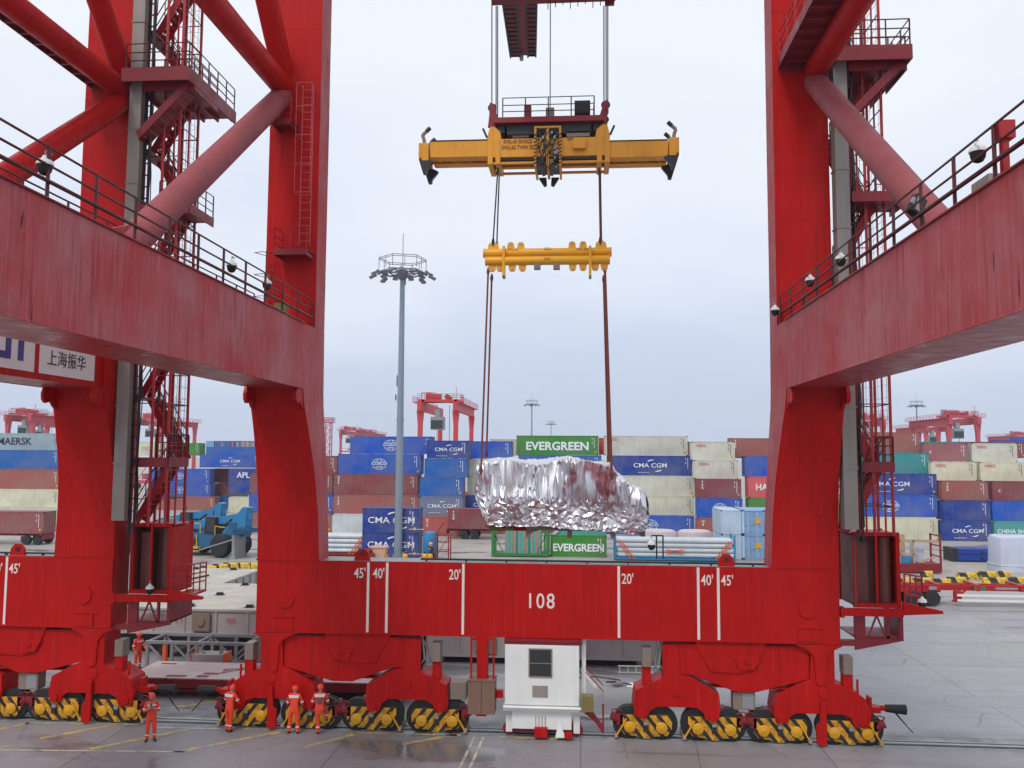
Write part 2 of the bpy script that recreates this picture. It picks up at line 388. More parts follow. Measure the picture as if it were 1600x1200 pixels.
# ------------------------------------------------------------------ ground
def sheet(name, pts, z, mat):
    me = bpy.data.meshes.new(name); me.from_pydata([(x, y, z) for x, y in pts], [], [tuple(range(len(pts)))])
    me.materials.append(M[mat]); return struct(link(name, me))
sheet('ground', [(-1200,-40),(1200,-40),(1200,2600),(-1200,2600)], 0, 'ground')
b = MB(); b.bx(-120,120,34.82,35.42,.003,.005)
struct(b.build('rail_groove', 'dark'))
b = MB(); b.bx(-120,120,35.03,35.21,-.05,.035); b.bx(-120,120,34.74,34.82,-.05,.012); b.bx(-120,120,35.42,35.5,-.05,.012)
struct(b.build('crane_rail', 'steel'))
yl = MB(); wl = MB()
def stripe(mb, x0, y0, x1, y1, w=.16):
    p, q = atZ(x0,y0), atZ(x1,y1); d = (q-p).normalized(); n = Vector((-d.y, d.x, 0))*w/2
    mb.add([(v.x, v.y, .008) for v in (p-n, q-n, q+n, p+n)], [(0,1,2,3)])
for l in [(-60,1152,45,1130),(63,1154,178,1133),(140,1171,294,1140),(273,1176,437,1144),(476,1168,558,1146),(629,1163,713,1148),(-70,1182,28,1163),(245,1109,346,1095),(330,1078,350,1074)]:
    stripe(yl, *l, w=.27)
for l in [(40,1130,217,1132),(380,1139,460,1141),(545,1145,720,1149),(780,1152,905,1156)]: stripe(yl, *l, w=.2)
for l in [(245,1137,345,1139),(0,1172,300,1175),(240,1121,350,1124)]: stripe(wl, *l, w=.12)
o = yl.build('hatched_line_marking', 'yline'); struct(o)
o = wl.build('pale_line_marking', 'wline'); struct(o)
b = MB()
for dx in (0, .35):
    p, q = atZ(741,1152), atZ(716,1205)
    b.bar((p.x+dx, p.y, .006), (q.x+dx, q.y, .006), .1, .006)
struct(b.build('trench_cover_strip', 'wline'))

# ------------------------------------------------------------------ the ship-to-shore gantry crane (landside half)
XC, YF = -1.56, 34.465
ZS0, ZS1, ZB0, ZB1 = 3.77, 6.62, 13.44, 16.0
XI, XO, XBO = 9.27, 11.42, 11.3
HALF = 11.4
def sec(z, xi, xo, yf, yr, s):
    r = [(xi,yf,z),(xo,yf,z),(xo,yr,z),(xi,yr,z)]
    return [(s*x, y, zz) for x, y, zz in r]
def leg_mesh(s):
    b = MB()
    st = [(ZS1,8.87,XO,.0,1.3),(8.6,8.95,XO,-.05,1.33),(9.8,9.03,XO,-.22,1.36),(10.8,9.10,XO,-.48,1.38),(12.0,9.19,XO,-.88,1.38),(12.8,9.25,XO,-1.2,1.38),(ZB0,XI,XO,-1.32,1.38),(ZB1,XI,XO,-1.32,1.3),(ZB1+.02,XI,XO,0,1.28),(24,XI,XO,0,1.28),(34,XI+.02,XO,0,1.28),(46,XI+.02,XO,0,1.28)]
    b.loft([sec(*q, s) for q in st], [0,0,0,1])
    for zz in (8.7, 10.9, 17.4, 20.2, 23.0, 25.9, 28.8):                 # plate seams
        for q0, q1 in zip(st, st[1:]):
            if q0[0] <= zz <= q1[0]:
                f = (zz-q0[0])/(q1[0]-q0[0]); xi, xo, yf, yr = [q0[k]+(q1[k]-q0[k])*f for k in range(1,5)]
                b.loft([sec(zz+dz, xi-.007, xo+.007, yf-.007, yr+.007, s) for dz in (-.02,.02)], [0,0,0,1])
    for xa, xb in ((XI+.02, XI+.14), (XO-.16, XO-.03)):
        pl = [(-1.32,ZB0-.002),(-1.95,ZB0-.002),(-2.08,13.2),(-2.05,12.95),(-1.88,12.82),(-1.72,12.86),(-1.58,12.95),(-1.33,12.7),(-1.1,12.6)]
        b.prism(pl, min(s*xa,s*xb), max(s*xa,s*xb), 'x')
    b.bx(*sorted((s*8.9,s*(XO+.03))), -.03, 0, 6.60, 6.66)          # base seam
    return b.mesh('leg', ['red', 'fade'])
def beam_mesh(s):
    b = MB(); x0, x1 = sorted((s*XI, s*XBO))
    vs = [(x0,-36,ZB0),(x1,-36,ZB0),(x1,-36,ZB1),(x0,-36,ZB1),(x0,-1.32,ZB0),(x1,-1.32,ZB0),(x1,-1.32,ZB1),(x0,-1.32,ZB1)]
    side_in, side_out = ((0,4,7,3),(1,2,6,5)) if s > 0 else ((1,2,6,5),(0,4,7,3))
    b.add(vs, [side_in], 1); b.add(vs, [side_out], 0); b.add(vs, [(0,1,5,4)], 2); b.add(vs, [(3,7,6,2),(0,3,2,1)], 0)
    for y in (-10.5, -22):                                               # splice seams
        b.bx(x0-.012, x1+.012, y-.02, y+.02, ZB0+.02, ZB1-.02, 1)
    b.bx(x0-.06, x1+.06, -36, -1.4, ZB1+.004, ZB1+.05, 3)
    b.bx(*sorted((s*XI-s*.03, s*XI+s*.0)), -36, -1.4, ZB0-.02, ZB0+.03, 1)
    return b.mesh('portal_beam', ['red', 'fade', 'soffit', 'dkred'], smooth=False)
def brace_mesh(s):
    b = MB(); x = s*10.95
    b.tube((x,.2,26.0), (x,-12.6,ZB1-.1), .45, 20, mi=0)
    b.prism([(-10.6,ZB1+.05),(-14.2,ZB1+.05),(-13.6,ZB1+.5),(-11.7,ZB1+1.2)], x-.06, x+.06, 'x', 1)
    return b
def px2c(px, py): return ((px-1170)/39.3, (1153.5-py)/39.3)
BOG = 7.915
def corner_parts(root, s):
    """four wheel trucks and their equaliser beams under one corner; drawn for the right corner, mirrored for the left"""
    def P(l): return [px2c(*q) for q in l]
    def put(name, b, mat, bevel=.015):
        o = b.build(name, mat, root, (s*BOG, .65, 0), bevel=bevel); o.scale = (s, 1, 1); return o
    b = MB()
    b.prism(P([(1044,1010),(1262,1010),(1262,1058),(1248,1062),(1184,1079),(1152,1079),(1088,1056),(1066,1056),(1044,1060)]), -.5, .5)
    b.prism(P([(1092,1006),(1198,1006),(1182,1046),(1160,1052),(1116,1050)]), -.56, .56)
    b.prism(P([(1148,1026),(1192,1026),(1182,1044),(1160,1048)]), -.62, .62)
    b.tube((px2c(1171,1033)[0], -.66, px2c(1171,1033)[1]), (px2c(1171,1033)[0], .66, px2c(1171,1033)[1]), .13, 14)
    b.bx(-2.9, 2.2, -.47, .47, 2.02, 2.05)
    put('equaliser_beam', b, ['red'])
    b = MB()      # outer bogie frame with its tall neck
    pl = P([(1264,1012),(1298,1012),(1298,1062),(1326,1073),(1342,1084),(1350,1106),(1345,1125),(1325,1125),(1320,1112),(1310,1107),(1240,1107),(1232,1112),(1228,1122),(1211,1122),(1208,1106),(1212,1082),(1246,1064),(1262,1058)])
    b.prism(pl, -.62, .62)
    b.tube((px2c(1281,1076)[0], -.66, px2c(1281,1076)[1]), (px2c(1281,1076)[0], .66, px2c(1281,1076)[1]), .2, 16)
    for x, y in ((1218,1115),(1336,1116)): b.tube((px2c(x,y)[0], -.68, px2c(x,y)[1]), (px2c(x,y)[0], .68, px2c(x,y)[1]), .17, 14)
    for x in (1326, 1334): b.tube((px2c(x,1080)[0], -.3, px2c(x,1080)[1]), (px2c(x,1058)[0], -.3, px2c(x,1058)[1]), .05, 6)
    for y in (-.3,): b.bx(px2c(1312,0)[0], px2c(1326,0)[0], -.45, -.05, px2c(0,1074)[1], px2c(0,1050)[1])
    put('bogie_frame', b, ['red'])
    b = MB()
    pl = P([(1003,1080),(1044,1060),(1044,1012),(1066,1012),(1072,1056),(1086,1058),(1128,1082),(1130,1106),(1126,1121),(1108,1121),(1104,1110),(1094,1103),(1036,1103),(1024,1110),(1020,1121),(1002,1119),(1000,1104)])
    b.prism(pl, -.62, .62)
    b.tube((px2c(1066,1080)[0], -.66, px2c(1066,1080)[1]), (px2c(1066,1080)[0], .66, px2c(1066,1080)[1]), .2, 16)
    for x, y in ((1012,1114),(1119,1116)): b.tube((px2c(x,y)[0], -.68, px2c(x,y)[1]), (px2c(x,y)[0], .68, px2c(x,y)[1]), .17, 14)
    b.bx(px2c(1014,0)[0], px2c(1027,0)[0], -.4, 0, px2c(0,1072)[1], px2c(0,1046)[1])
    put('bogie_frame', b, ['red'])
    b = MB()      # tongue that reaches down from the sill
    b.prism(P([(1240,1006),(1312,1006),(1296,1014),(1288,1024),(1286,1062),(1276,1066),(1270,1062),(1268,1024),(1258,1014)]), -.69, -.55)
    b.prism(P([(1283,1086),(1276,1086),(1273,1118),(1268,1122),(1268,1148),(1276,1152),(1283,1148),(1283,1122)]), -.80, -.66)
    put('anti_lift_arm', b, ['red'])
    for (x, y0, y1) in ((1014,1017,1046),(1312,1024,1050)):
        b = MB(); b.bx(px2c(x,0)[0], px2c(x+14,0)[0], -.5, .05, px2c(0,y1)[1], px2c(0,y0)[1]); put('junction_box', b, ['boxgrey'])
    b = MB()
    if s > 0: b.bx(px2c(1150,0)[0], px2c(1183,0)[0], -.35, .2, px2c(0,1107)[1], px2c(0,1081)[1])
    else: b.bx(px2c(973,0)[0], px2c(998,0)[0], -.5, .1, px2c(0,1102)[1], px2c(0,1076)[1])
    put('switch_box', b, ['boxgrey'])
    b = MB()
    if s > 0: b.bx(px2c(1164,0)[0], px2c(1180,0)[0], -.36, -.352, px2c(0,1105)[1], px2c(0,1083)[1])
    b.path([(px2c(1049,1012)[0]-.1, -.3, 3.7), (-3.25,-.3,3.3), (-3.3,-.3,2.8), (-3.0,-.3,2.4)], .05)
    put('cable_hose', b, ['steel'], 0); b = MB()
    b.path([(-3.1,-.2,3.7), (-3.4,-.2,3.2), (-3.45,-.2,2.7), (-3.1,-.2,2.35)], .05)
    put('cable_hose', b, ['steel'], 0)
    b = MB()      # rail buffer at the outer end
    x0, z0 = px2c(1348,1103)
    b.bx(x0-.1, x0+.5, -.25, .25, z0-.12, z0+.1); b.tube((x0+.5,0,z0+.02),(x0+.75,0,z0+.02), .1, 10)
    b.bx(x0+.1, x0+.2, -.2, .2, z0, z0+.45)
    b.tube((x0+.75,0,z0+.02),(x0+1.5,0,z0-.02), .14, 12, .19, mi=1)
    b.path([(x0+1.1,0,z0-.15),(x0+1.4,-.1,z0-.5),(x0+1.72,-.1,z0-.85),(x0+1.5,-.1,z0-.6),(x0+1.15,0,z0-.15)], .018, 5, mi=1)
    put('buffer', b, ['red', 'black'], 0)
    for px in (1018,1120,1217,1320):
        cx = px2c(px,0)[0]
        fl = -1 if px in (1120,1320) else 1
        t = truck_mesh(); o = link('wheel_truck', t['plate'], root, (s*(BOG+cx), .65, 0)); o.scale = (s, 1, 1)
        for w in (-1, 1):
            wo = link('wheel', t['wheel'], o, (w*.62, 0, .61)); wo.scale = (1.13, 1, 1.13)
        link('gear_cap', t['cap'], o, (-.6, -.53, .48)); link('gear_cap', t['cap'], o, (.62, -.53, .47))
        link('drive_motor', t['motor'], o, (fl*-.98, 0, .66)).scale = (fl, 1, 1)
        link('rail_scraper', t['scraper'], o, (.98 if px == 1320 else -.98 if px == 1018 else .98*fl, 0, 0)).scale = (1 if (px == 1320 or (px != 1018 and fl > 0)) else -1, 1, 1)
_truck = {}
def truck_mesh():
    if _truck: return _truck
    b = MB()
    b.prism([(-.96,.92),(.98,.92),(1.03,.84),(1.0,.40),(.84,.17),(.32,.13),(.12,.06),(-.2,.06),(-.36,.14),(-.8,.19),(-.98,.42)], -.50, -.46, 'y', 0)
    b.prism([(-.94,.92),(.98,.92),(.98,.42),(-.96,.45)], .66, .70, 'y', 0)
    b.bx(-.9, .95, -.46, .66, .86, .915, 1)
    b.bx(-.5, .55, -.4, .5, .92, 1.14, 2)
    b.bx(-.09, .09, -.60, -.50, .34, .58, 3); b.bx(-.07, .09, -.6, -.5, .58, .7, 4)
    _truck['plate'] = b.mesh('wheel_truck', ['hazard', 'yell', 'dkred', 'dark', 'steel'])
    b = MB(); b.lathe([(.12,-.2),(.36,-.2),(.44,-.17),(.5,-.15),(.5,-.1),(.44,-.08),(.44,.08),(.5,.1),(.5,.15),(.36,.2),(.12,.2)], n=28, axis='y')
    b.lathe([(.12,-.44),(.12,.62)], n=10, axis='y')
    b.lathe([(.40,-.42),(.555,-.40),(.555,-.22),(.2,-.20)], n=28, axis='y', mi=0)
    _truck['wheel'] = b.mesh('wheel', ['black'])
    b = MB(); b.lathe([(.21,.06),(.22,-.02),(.17,-.05),(.07,-.06),(.05,-.08),(.02,-.08)], n=12, axis='y')
    for i in range(8):
        a = i*math.pi/4; b.tube((.16*math.cos(a),-.03,.16*math.sin(a)),(.16*math.cos(a),-.07,.16*math.sin(a)),.022,6)
    _truck['cap'] = b.mesh('gear_cap', ['yell'])
    b = MB(); b.tube((0,-.35,.05),(-.3,-.45,.2),.16,10); b.tube((-.05,-.3,0),(.2,-.3,-.15),.2,10); b.bx(-.12,.12,-.5,.2,-.1,.28)
    b.path([(-.25,-.4,.3),(-.3,-.45,.42),(-.1,-.4,.46),(.1,-.4,.36)], .025)
    _truck['motor'] = b.mesh('drive_motor', ['dkred'])
    b = MB(); b.bar((-.25,-.53,.78),(.16,-.53,.1),.1,.05); b.bar((-.1,.5,.7),(.16,.5,.1),.1,.05); b.bx(.08,.2,-.58,.6,.08,.2,1)
    _truck['scraper'] = b.mesh('rail_scraper', ['yell', 'wood'])
    return _truck
def dome_mesh():
    b = MB()
    b.lathe([(.03,.30),(.07,.28),(.10,.2),(.2,.14),(.24,.04),(.235,0)], n=16); 
    b.lathe([(.225,0),(.21,-.04),(.19,-.16),(.13,-.26),(.04,-.3)], n=16, mi=1)
    b.path([(0,0,.28),(0,0,.42),(.0,.3,.42)], .025, mi=2)
    return b.mesh('surveillance_camera', ['white', 'black', 'steel'])
DOME = dome_mesh()
def stair_flight(b, x0, z0, x1, z1, y0, y1, n=11):
    for y in (y0, y1): b.bar((x0,y,z0),(x1,y,z1),.05,.30)
    for i in range(1, n):
        t = i/n; x = x0+(x1-x0)*t; z = z0+(z1-z0)*t
        b.bx(x-.11, x+.11, y0, y1, z-.02, z+.02)
def crane(x, label, sides):
    root = thing('gantry_crane', label, 'gantry crane', (x, YF, 0), group='red quay cranes')
    part = lambda n, b, mats, bevel=0, parent=root: b.build(n, mats, parent, bevel=bevel)
    # sill beam
    b = MB(); b.bx(-HALF, HALF, 0, 1.3, ZS0, ZS1)
    for xx in (-HALF+.03, -8.5, -4.9, 4.9, 8.5, HALF-.03): b.bx(xx-.012, xx+.012, -.006, 0, ZS0+.05, ZS1-.05)
    b.bx(-HALF+.05, HALF-.05, -.03, -.002, ZS0+.005, ZS0+.06)
    for sx in (-1, 1):
        b.tube((sx*10.2,-.06,5.1),(sx*10.2,0,5.1),.36,24)
        b.bx(sx*10.25-.42, sx*10.25+.42, -.05, 0, 3.86, 4.32)
        b.bx(sx*10.3-.45, sx*10.3+.55, -.045, 0, 4.36, 4.42)
    sill = part('sill_beam', b, ['red'], .02)
    b = MB(); b.bx(-8.8, 8.8, .02, 1.28, ZS1+.004, ZS1+.012)
    part('sill_top_plate', b, ['steel'], parent=sill)
    b = MB()
    b.path([(-4.8,.25,ZS1+.1),(8.7,.25,ZS1+.1)], .045)
    for i in range(9): b.bx(-4.6+i*1.6, -4.54+i*1.6, .18, .32, ZS1, ZS1+.1)
    part('cable_pipe', b, ['dark'], parent=sill)
    for sx in (-7.15, 7.2):
        b = MB(); b.prism([(sx-.32,ZS1),(sx+.32,ZS1),(sx+.28,ZS1+.3),(sx+.12,ZS1+.48),(sx-.12,ZS1+.48),(sx-.28,ZS1+.3)], .1, .22)
        b.tube((sx,.06,ZS1+.28),(sx,.26,ZS1+.28),.09,10,mi=1); part('lifting_lug', b, ['red', 'dark'], parent=sill)
    for sx, t in ((-6.858,"45'"),(-6.096,"40'"),(-3.048,"20'"),(3.048,"20'"),(6.096,"40'"),(6.858,"45'")):
        b = MB(); b.bx(sx-.05, sx+.05, -.010, -.004, ZS0+.08, ZS1-.03); part('bay_mark', b, ['mark'], parent=sill)
        s_ = -1 if sx < 0 else 1
        lettering(t, .56, 'mark', sill, (sx+s_*.1, -.008, ZS1-.48+(-.05 if s_ > 0 else 0)), align='RIGHT' if s_ < 0 else 'LEFT', sx=.72, bold=.008)
    if len(sides) == 2: lettering('108', .82, 'mark', sill, (0, -.008, ZS0+1.4), sx=.85, bold=.006, space=1.15)
    for s in sides:
        if ('leg', s) not in _cm: _cm['leg', s] = leg_mesh(s); _cm['beam', s] = beam_mesh(s)
        link('leg', _cm['leg', s], root)
        pb = link('portal_beam', _cm['beam', s], root, bevel=.03)
        b = brace_mesh(s); part('diagonal_brace', b, ['fadetube' if len(sides) == 2 else 'red', 'fade'])
        xx = s*10.95
        b = MB(); b.tube((xx,.2,26.3),(xx,-35,25.9),.46,20); part('horizontal_strut', b, ['red'])
        b = MB(); b.tube((xx,.2,26.8),(xx,-17,43.9),.45,20); part('diagonal_brace', b, ['red'])
        # walkway railing along the beam
        b = railing_mb([(s*(XI+.1),-35.5,ZB1+.05),(s*(XI+.1),-.15 if s < 0 else -.15,ZB1+.05)], 1.1, 1.75, .028, post=.04)
        b.path([(s*(XI+.04),-35,ZB1+.42),(s*(XI+.04),-.3,ZB1+.42)], .04)
        part('walkway_railing', b, ['rail'], parent=pb)
        b = railing_mb([(s*(XBO-.05),-35.5,ZB1+.05),(s*(XBO-.05),-1.6,ZB1+.05)], 1.1, 1.75, .025)
        part('walkway_railing', b, ['rail'], parent=pb)
        corner_parts(root, s)
    return root, sill
_cm = {}
def dome(parent, root, p, name='surveillance_camera'):
    o = link(name, DOME, parent, p - Vector(root.location)+Vector((0,0,.05))); o.scale = (.72,)*3
CRA, SILL = crane(XC, 'red quay crane in front with 108 on its sill beam between two legs', (-1, 1))
CRB, SILLB = crane(XC-28.85, 'red quay crane at the far left, only its right leg and sign panels showing', (1,))
def right_side(root, signs):
    """stair tower, cable duct, lift cabin on the outer side of the right leg"""
    part = lambda n, b, mats, parent=root, bevel=0: b.build(n, mats, parent, bevel=bevel)
    b = MB(); z = 8.15
    while z < 40:
        b.bx(11.52, 12.04, -.5, .05, z, z+2.27); b.bx(11.49, 12.07, -.53, .08, z+2.27, z+2.33); z += 2.33
    duct = part('cable_duct', b, ['duct'])
    b = MB(); 
    for zz in range(8, 40): b.bx(12.04, 12.3, -.2, -.15, zz, zz+.05); b.bx(12.04, 12.3, -.2, -.15, zz+.5, zz+.55)
    b.bx(12.06, 12.12, -.2, -.1, 7.6, 40); b.bx(12.26, 12.32, -.2, -.1, 7.6, 40)
    part('ladder', b, ['dark'], duct)
    st = MB()
    for xx in (12.2, 12.8, 13.5):
        for yy in (.05, 1.75): st.bx(xx-.045, xx+.045, yy-.045, yy+.045, 7.9, 34)
    tower = part('stair_tower', st, ['railred'])
    z = 9.0
    while z < 33:
        b = MB(); b.path([(12.2,1.73,z),(13.5,1.73,z),(13.5,.06,z)]+([(12.2,.06,z)] if int(z*10) % 3 == 0 else []), .022); part('guard_bar', b, ['rail'], tower); z += 1.31
    for xx, yy in ((12.8,1.0),(13.5,.9)): b = MB(); b.bx(xx-.03,xx+.03,yy-.03,yy+.03,7.9,34); part('post', b, ['railred'], tower)
    b = MB(); z = 9.2                                # wire mesh screens between the posts
    while z < 33: b.tube((12.85,1.76,z),(13.48,1.76,z),.008,4); b.tube((13.51,.1,z),(13.51,1.7,z),.008,4); z += .5
    for k in range(3): b.tube((12.98+k*.18,1.76,9),(12.98+k*.18,1.76,33),.011,4)
    for k in range(3): b.tube((13.51,.4+k*.5,9),(13.51,.4+k*.5,33),.008,4)
    part('mesh_screen', b, ['steel'], tower)
    b = MB()
    for k, (xx, yy) in enumerate(((12.28,-.05),(12.34,-.06))):
        b.path([(xx+.05*math.sin(q*1.7+k),yy,8.2+q*1.2) for q in range(24)], .022, 5)
    part('power_cable', b, ['black'], tower)
    lv = [8.0+2.62*i for i in range(10)]
    for i in range(len(lv)-1):
        right = i % 2 == 1
        b = MB(); xa, xb = (13.4, 11.9) if right else (11.9, 13.4)
        ya = .75 if i % 2 == 0 else 1.5
        stair_flight(b, xa, lv[i], xb, lv[i+1], ya, ya+.7)
        f = part('stair_flight', b, ['railred'], tower)
        b = MB()
        for yy in (ya, ya+.7):
            for k in (1.0, .55): b.tube((xa,yy,lv[i]+k),(xb,yy,lv[i+1]+k),.024,6)
            for q in (0,.25,.5,.75,1): b.tube((xa+(xb-xa)*q,yy,lv[i]+(lv[i+1]-lv[i])*q),(xa+(xb-xa)*q,yy,lv[i]+(lv[i+1]-lv[i])*q+1),.02,5)
        part('handrail', b, ['rail'], tower)
        z = lv[i+1]
        b = MB()
        if not right:      # landing on the right
            x1 = {1: 13.55, 3: 13.55, 5: 14.3, 7: 14.3, 9: 14.3}.get(i+1, 13.55)
            x0_ = 12.1 if i+1 in (1, 5, 7) else 13.0
            y0_ = -.5 if i+1 >= 5 else 0.
            b.bx(x0_, x1, y0_, 1.8, z-.12, z-.02); b.bx(x0_, x1, y0_-.05, y0_, z-.32, z+.08); b.bx(x1, x1+.05, y0_, 1.8, z-.32, z+.08)
            pl = part('landing', b, ['dkred'], tower)
            part('handrail', railing_mb([(13.0,y0_,z),(x1,y0_,z),(x1,1.8,z)], 1.05, .75, .022), ['rail'], tower)
        else:
            b.bx(11.6, 12.2, .2, 2.3, z-.12, z-.02); b.bx(11.6, 12.2, .16, .2, z-.25, z+.06)
            part('landing', b, ['dkred'], tower)
    # large access platform with steps at strut height
    b = MB(); b.bx(11.45, 14.3, -1.0, 3.8, 26.5, 26.62); b.bx(11.45, 14.36, -1.08, -1.0, 26.22, 26.8); b.bx(14.3, 14.36, -1.0, 3.8, 26.22, 26.8)
    for i in range(5): b.bx(11.5+i*.67, 11.58+i*.67, -1.0, 3.7, 26.3, 26.5)
    plt = part('access_platform', b, ['dkred'])
    part('handrail', railing_mb([(11.6,-1.0,26.75),(14.3,-1.0,26.75),(14.3,3.7,26.75)], 1.1, 1.0), ['rail'], plt)
    b = MB(); stair_flight(b, 12.0, 24.1, 14.2, 26.4, -.6, .2, 10)      # closed stair under the platform
    for i in range(9):
        x, z = 12.1+i*.23, 24.25+i*.24; b.bx(x+.1, x+.13, -.58, .18, z-.2, z+.06)
    b.bar((12.0,-.2,23.92),(14.2,-.2,26.2),.72,.04)
    part('stair_flight', b, ['dkred'], plt)
    b = MB(); b.bx(9.55, 10.7, -14, -.02, 26.62, 26.7); b.bx(9.5, 9.55, -14, -.02, 26.45, 26.85); b.bx(10.7, 10.75, -14, -.02, 26.45, 26.85); b.bx(9.5, 10.75, -.02, 0, 26.3, 26.85)
    for i in range(16): b.bx(9.55, 10.7, -.6-i*.85, -.5-i*.85, 26.45, 26.62)
    bs = part('strut_walkway', b, ['dkred'])
    part('handrail', railing_mb([(9.55,-14,26.85),(9.55,-.2,26.85)], 1.05, 1.3), ['railred'], bs)
    # lift landing cage
    b = MB(); X0, X1, Y0, Y1, Z0, Z1 = 12.0, 13.75, .2, 2.2, 5.15, 8.0
    for xx in (X0, X1-.14): 
        for yy in (Y0, Y1-.14): b.bx(xx, xx+.14, yy, yy+.14, Z0, Z1)
    b.bx(X0, X1, Y0-.01, Y0+.13, Z1-.14, Z1+.002); b.bx(X0, X1, Y0-.01, Y0+.13, Z0-.002, Z0+.16); b.bx(12.84, 12.92, Y0, Y0+.1, Z0+.16, Z1-.14)
    b.bx(X0, X1, Y0+.14, Y1, Z1-.1, Z1-.05); b.bx(X1-.05, X1-.01, Y0+.14, Y1-.14, Z0, Z1-.14)
    cage = part('lift_cage', b, ['red'])
    b = MB(); b.bx(12.05, 13.7, 1.2, 2.0, Z0+.02, Z1-.15); b.bx(12.02, 12.08, .16, 1.2, Z0+.05, Z1-.15); b.tube((13.35,.8,Z0+.1),(13.35,.8,Z1-.2),.26,16); b.bx(12.2,12.7,.7,1.15,Z0+.1,Z1-.4)
    part('cable_drum_housing', b, ['drumred'], cage)
    b = MB(); b.bx(11.42, 13.75, -.05, .17, 4.86, 5.14); b.prism([(13.75,4.92),(15.2,5.0),(15.2,5.1),(13.75,5.4)], -.02, .15); b.bx(11.42,11.55,-.1,.2,4.8,5.2)
    b.bx(13.75, 14.5, .15, 2.0, 5.02, 5.1)
    arm = part('support_arm', b, ['red'])
    part('handrail', railing_mb([(13.85,.1,5.3),(14.5,.1,5.2),(14.5,1.9,5.1)], 1.15, .6, .03), ['railred'], arm)
    b = MB(); b.bx(12.0, 13.8, .25, .35, 4.0, 4.1); b.bx(12.0,12.4,.2,.35,4.0,4.9); b.bx(13.65,13.8,.2,.35,4.0,4.9); b.bx(13.2,13.3,.25,.35,4,4.9)
    b.bar((12.55,.3,4.1),(12.85,.3,4.85),.06); b.bar((12.85,.3,4.85),(13.15,.3,4.1),.06)
    b.bx(12.0, 13.8, .35, 2.2, 4.0, 4.06); b.bx(13.74, 13.8, .35, 2.2, 4.0, 4.9)
    b.prism([(12.0,3.99),(13.8,3.99),(13.8,3.93),(12.0,3.55)], .2, .3); b.bx(11.42,12,.2,.5,3.7,3.9)
    part('lower_frame', b, ['dkred'])
    if signs:
        b = MB(); b.bx(XBO+.004, XBO+.02, -5.35, -1.85, 13.68, 15.35); sp = part('sign_panel', b, ['white'])
        b = MB()
        l = text_mesh('上海振华', .62, 'ink'); o = link('lettering', l, sp, (XBO+.03, -3.7, 14.25), rad(90))
        b = MB(); b.bx(XBO+.004, XBO+.02, -15.5, -5.63, 13.68, 15.7); sp2 = part('sign_panel', b, ['white'])
        b = MB(); x0, x1 = XBO+.021, XBO+.035
        for (a, c, e, g) in ((-6.55,-6.25,14.0,15.6),(-7.2,-6.92,14.0,15.2),(-8.4,-7.2,14.0,14.24),(-8.4,-7.2,15.0,15.2)): b.bx(x0, x1, a, c, e, g)
        part('lettering', b, ['blueletter'], sp2)
right_side(CRA, False); right_side(CRB, True)
M['rope'] = paint('greasy_wire_rope', (.05, .06, .08, 1), .6)
# surveillance cameras, lamps and fittings of the front crane
for (x, y, X) in ((70,262,XC-XI-.2),(362,418,XC-XI-.2),(417,446,XC-XI-.2),(1528,242,XC+XI+.2),(1314,408,XC+XI+.2),(1266,441,XC+XI+.2)):
    dome(CRA, CRA, atX(x, y, X))
dome(CRA, CRA, atY(1211,487,YF-.4)); dome(CRA, CRA, atY(1441,943,YF+.1)); dome(CRB, CRB, atY(234,922,YF+.1))
dome(CRA, CRA, atY(1018,853,YF+.3))
b = MB(); p = atY(1018,873,YF+.3)-CRA.location
b.path([(p.x,p.y,p.z+.9),(p.x+.45,p.y,p.z+.9),(p.x+.45,p.y,p.z)], .03); b.path([(p.x+.2,p.y,p.z),(p.x+.2,p.y,p.z+.9)], .03)
b.build('camera_bracket', 'dark', CRA)
p = atX(1432,325,XC+XI+.5)-CRA.location
b = MB(); b.cb((p.x,p.y,p.z+.05),(.34,.2,.5),rz=.5,ry=.5); b.cb((p.x-.12,p.y-.14,p.z+.14),(.12,.06,.17),rz=.5,ry=.5,mi=1); b.cb((p.x-.02,p.y-.15,p.z-.04),(.12,.06,.17),rz=.5,ry=.5,mi=1); b.cb((p.x+.02,p.y-.1,p.z+.16),(.12,.06,.17),rz=.5,ry=.5,mi=1); b.tube((p.x+.1,p.y,p.z-.1),(p.x+.2,p.y,ZB1+.05),.06)
b.build('floodlight', ['dark','steel'], CRA)
p = atX(1568,205,XC+XI+.3)-CRA.location
b = MB(); b.cb((p.x,p.y,p.z),(.3,.3,.34)); b.tube((p.x,p.y,p.z),(p.x,p.y,ZB1),.09,8); b.bx(p.x-.2,p.x+.2,p.y-.2,p.y+.2,ZB1+.05,ZB1+.12)
b.build('signal_post', 'railred', CRA)
p = atX(1535,285,XC+XI+.9)-CRA.location
b = MB(); b.bx(p.x-.1,p.x+.5,p.y-.5,p.y+.3,ZB1+.05,ZB1+.8); b.build('junction_box', 'duct', CRA)
p = atX(1316,430,XC+XI+.6)-CRA.location
for dx, w in ((-10.35,.5),):
    b = MB(); b.bx(-10.4,-9.9,-1.75,-1.45,ZB1+.05,ZB1+.75); b.build('junction_box', 'olive', CRA)
    b = MB(); b.bx(9.9,10.6,-1.9,-1.45,ZB1+.05,ZB1+.8); b.build('junction_box', 'dkred', CRA)
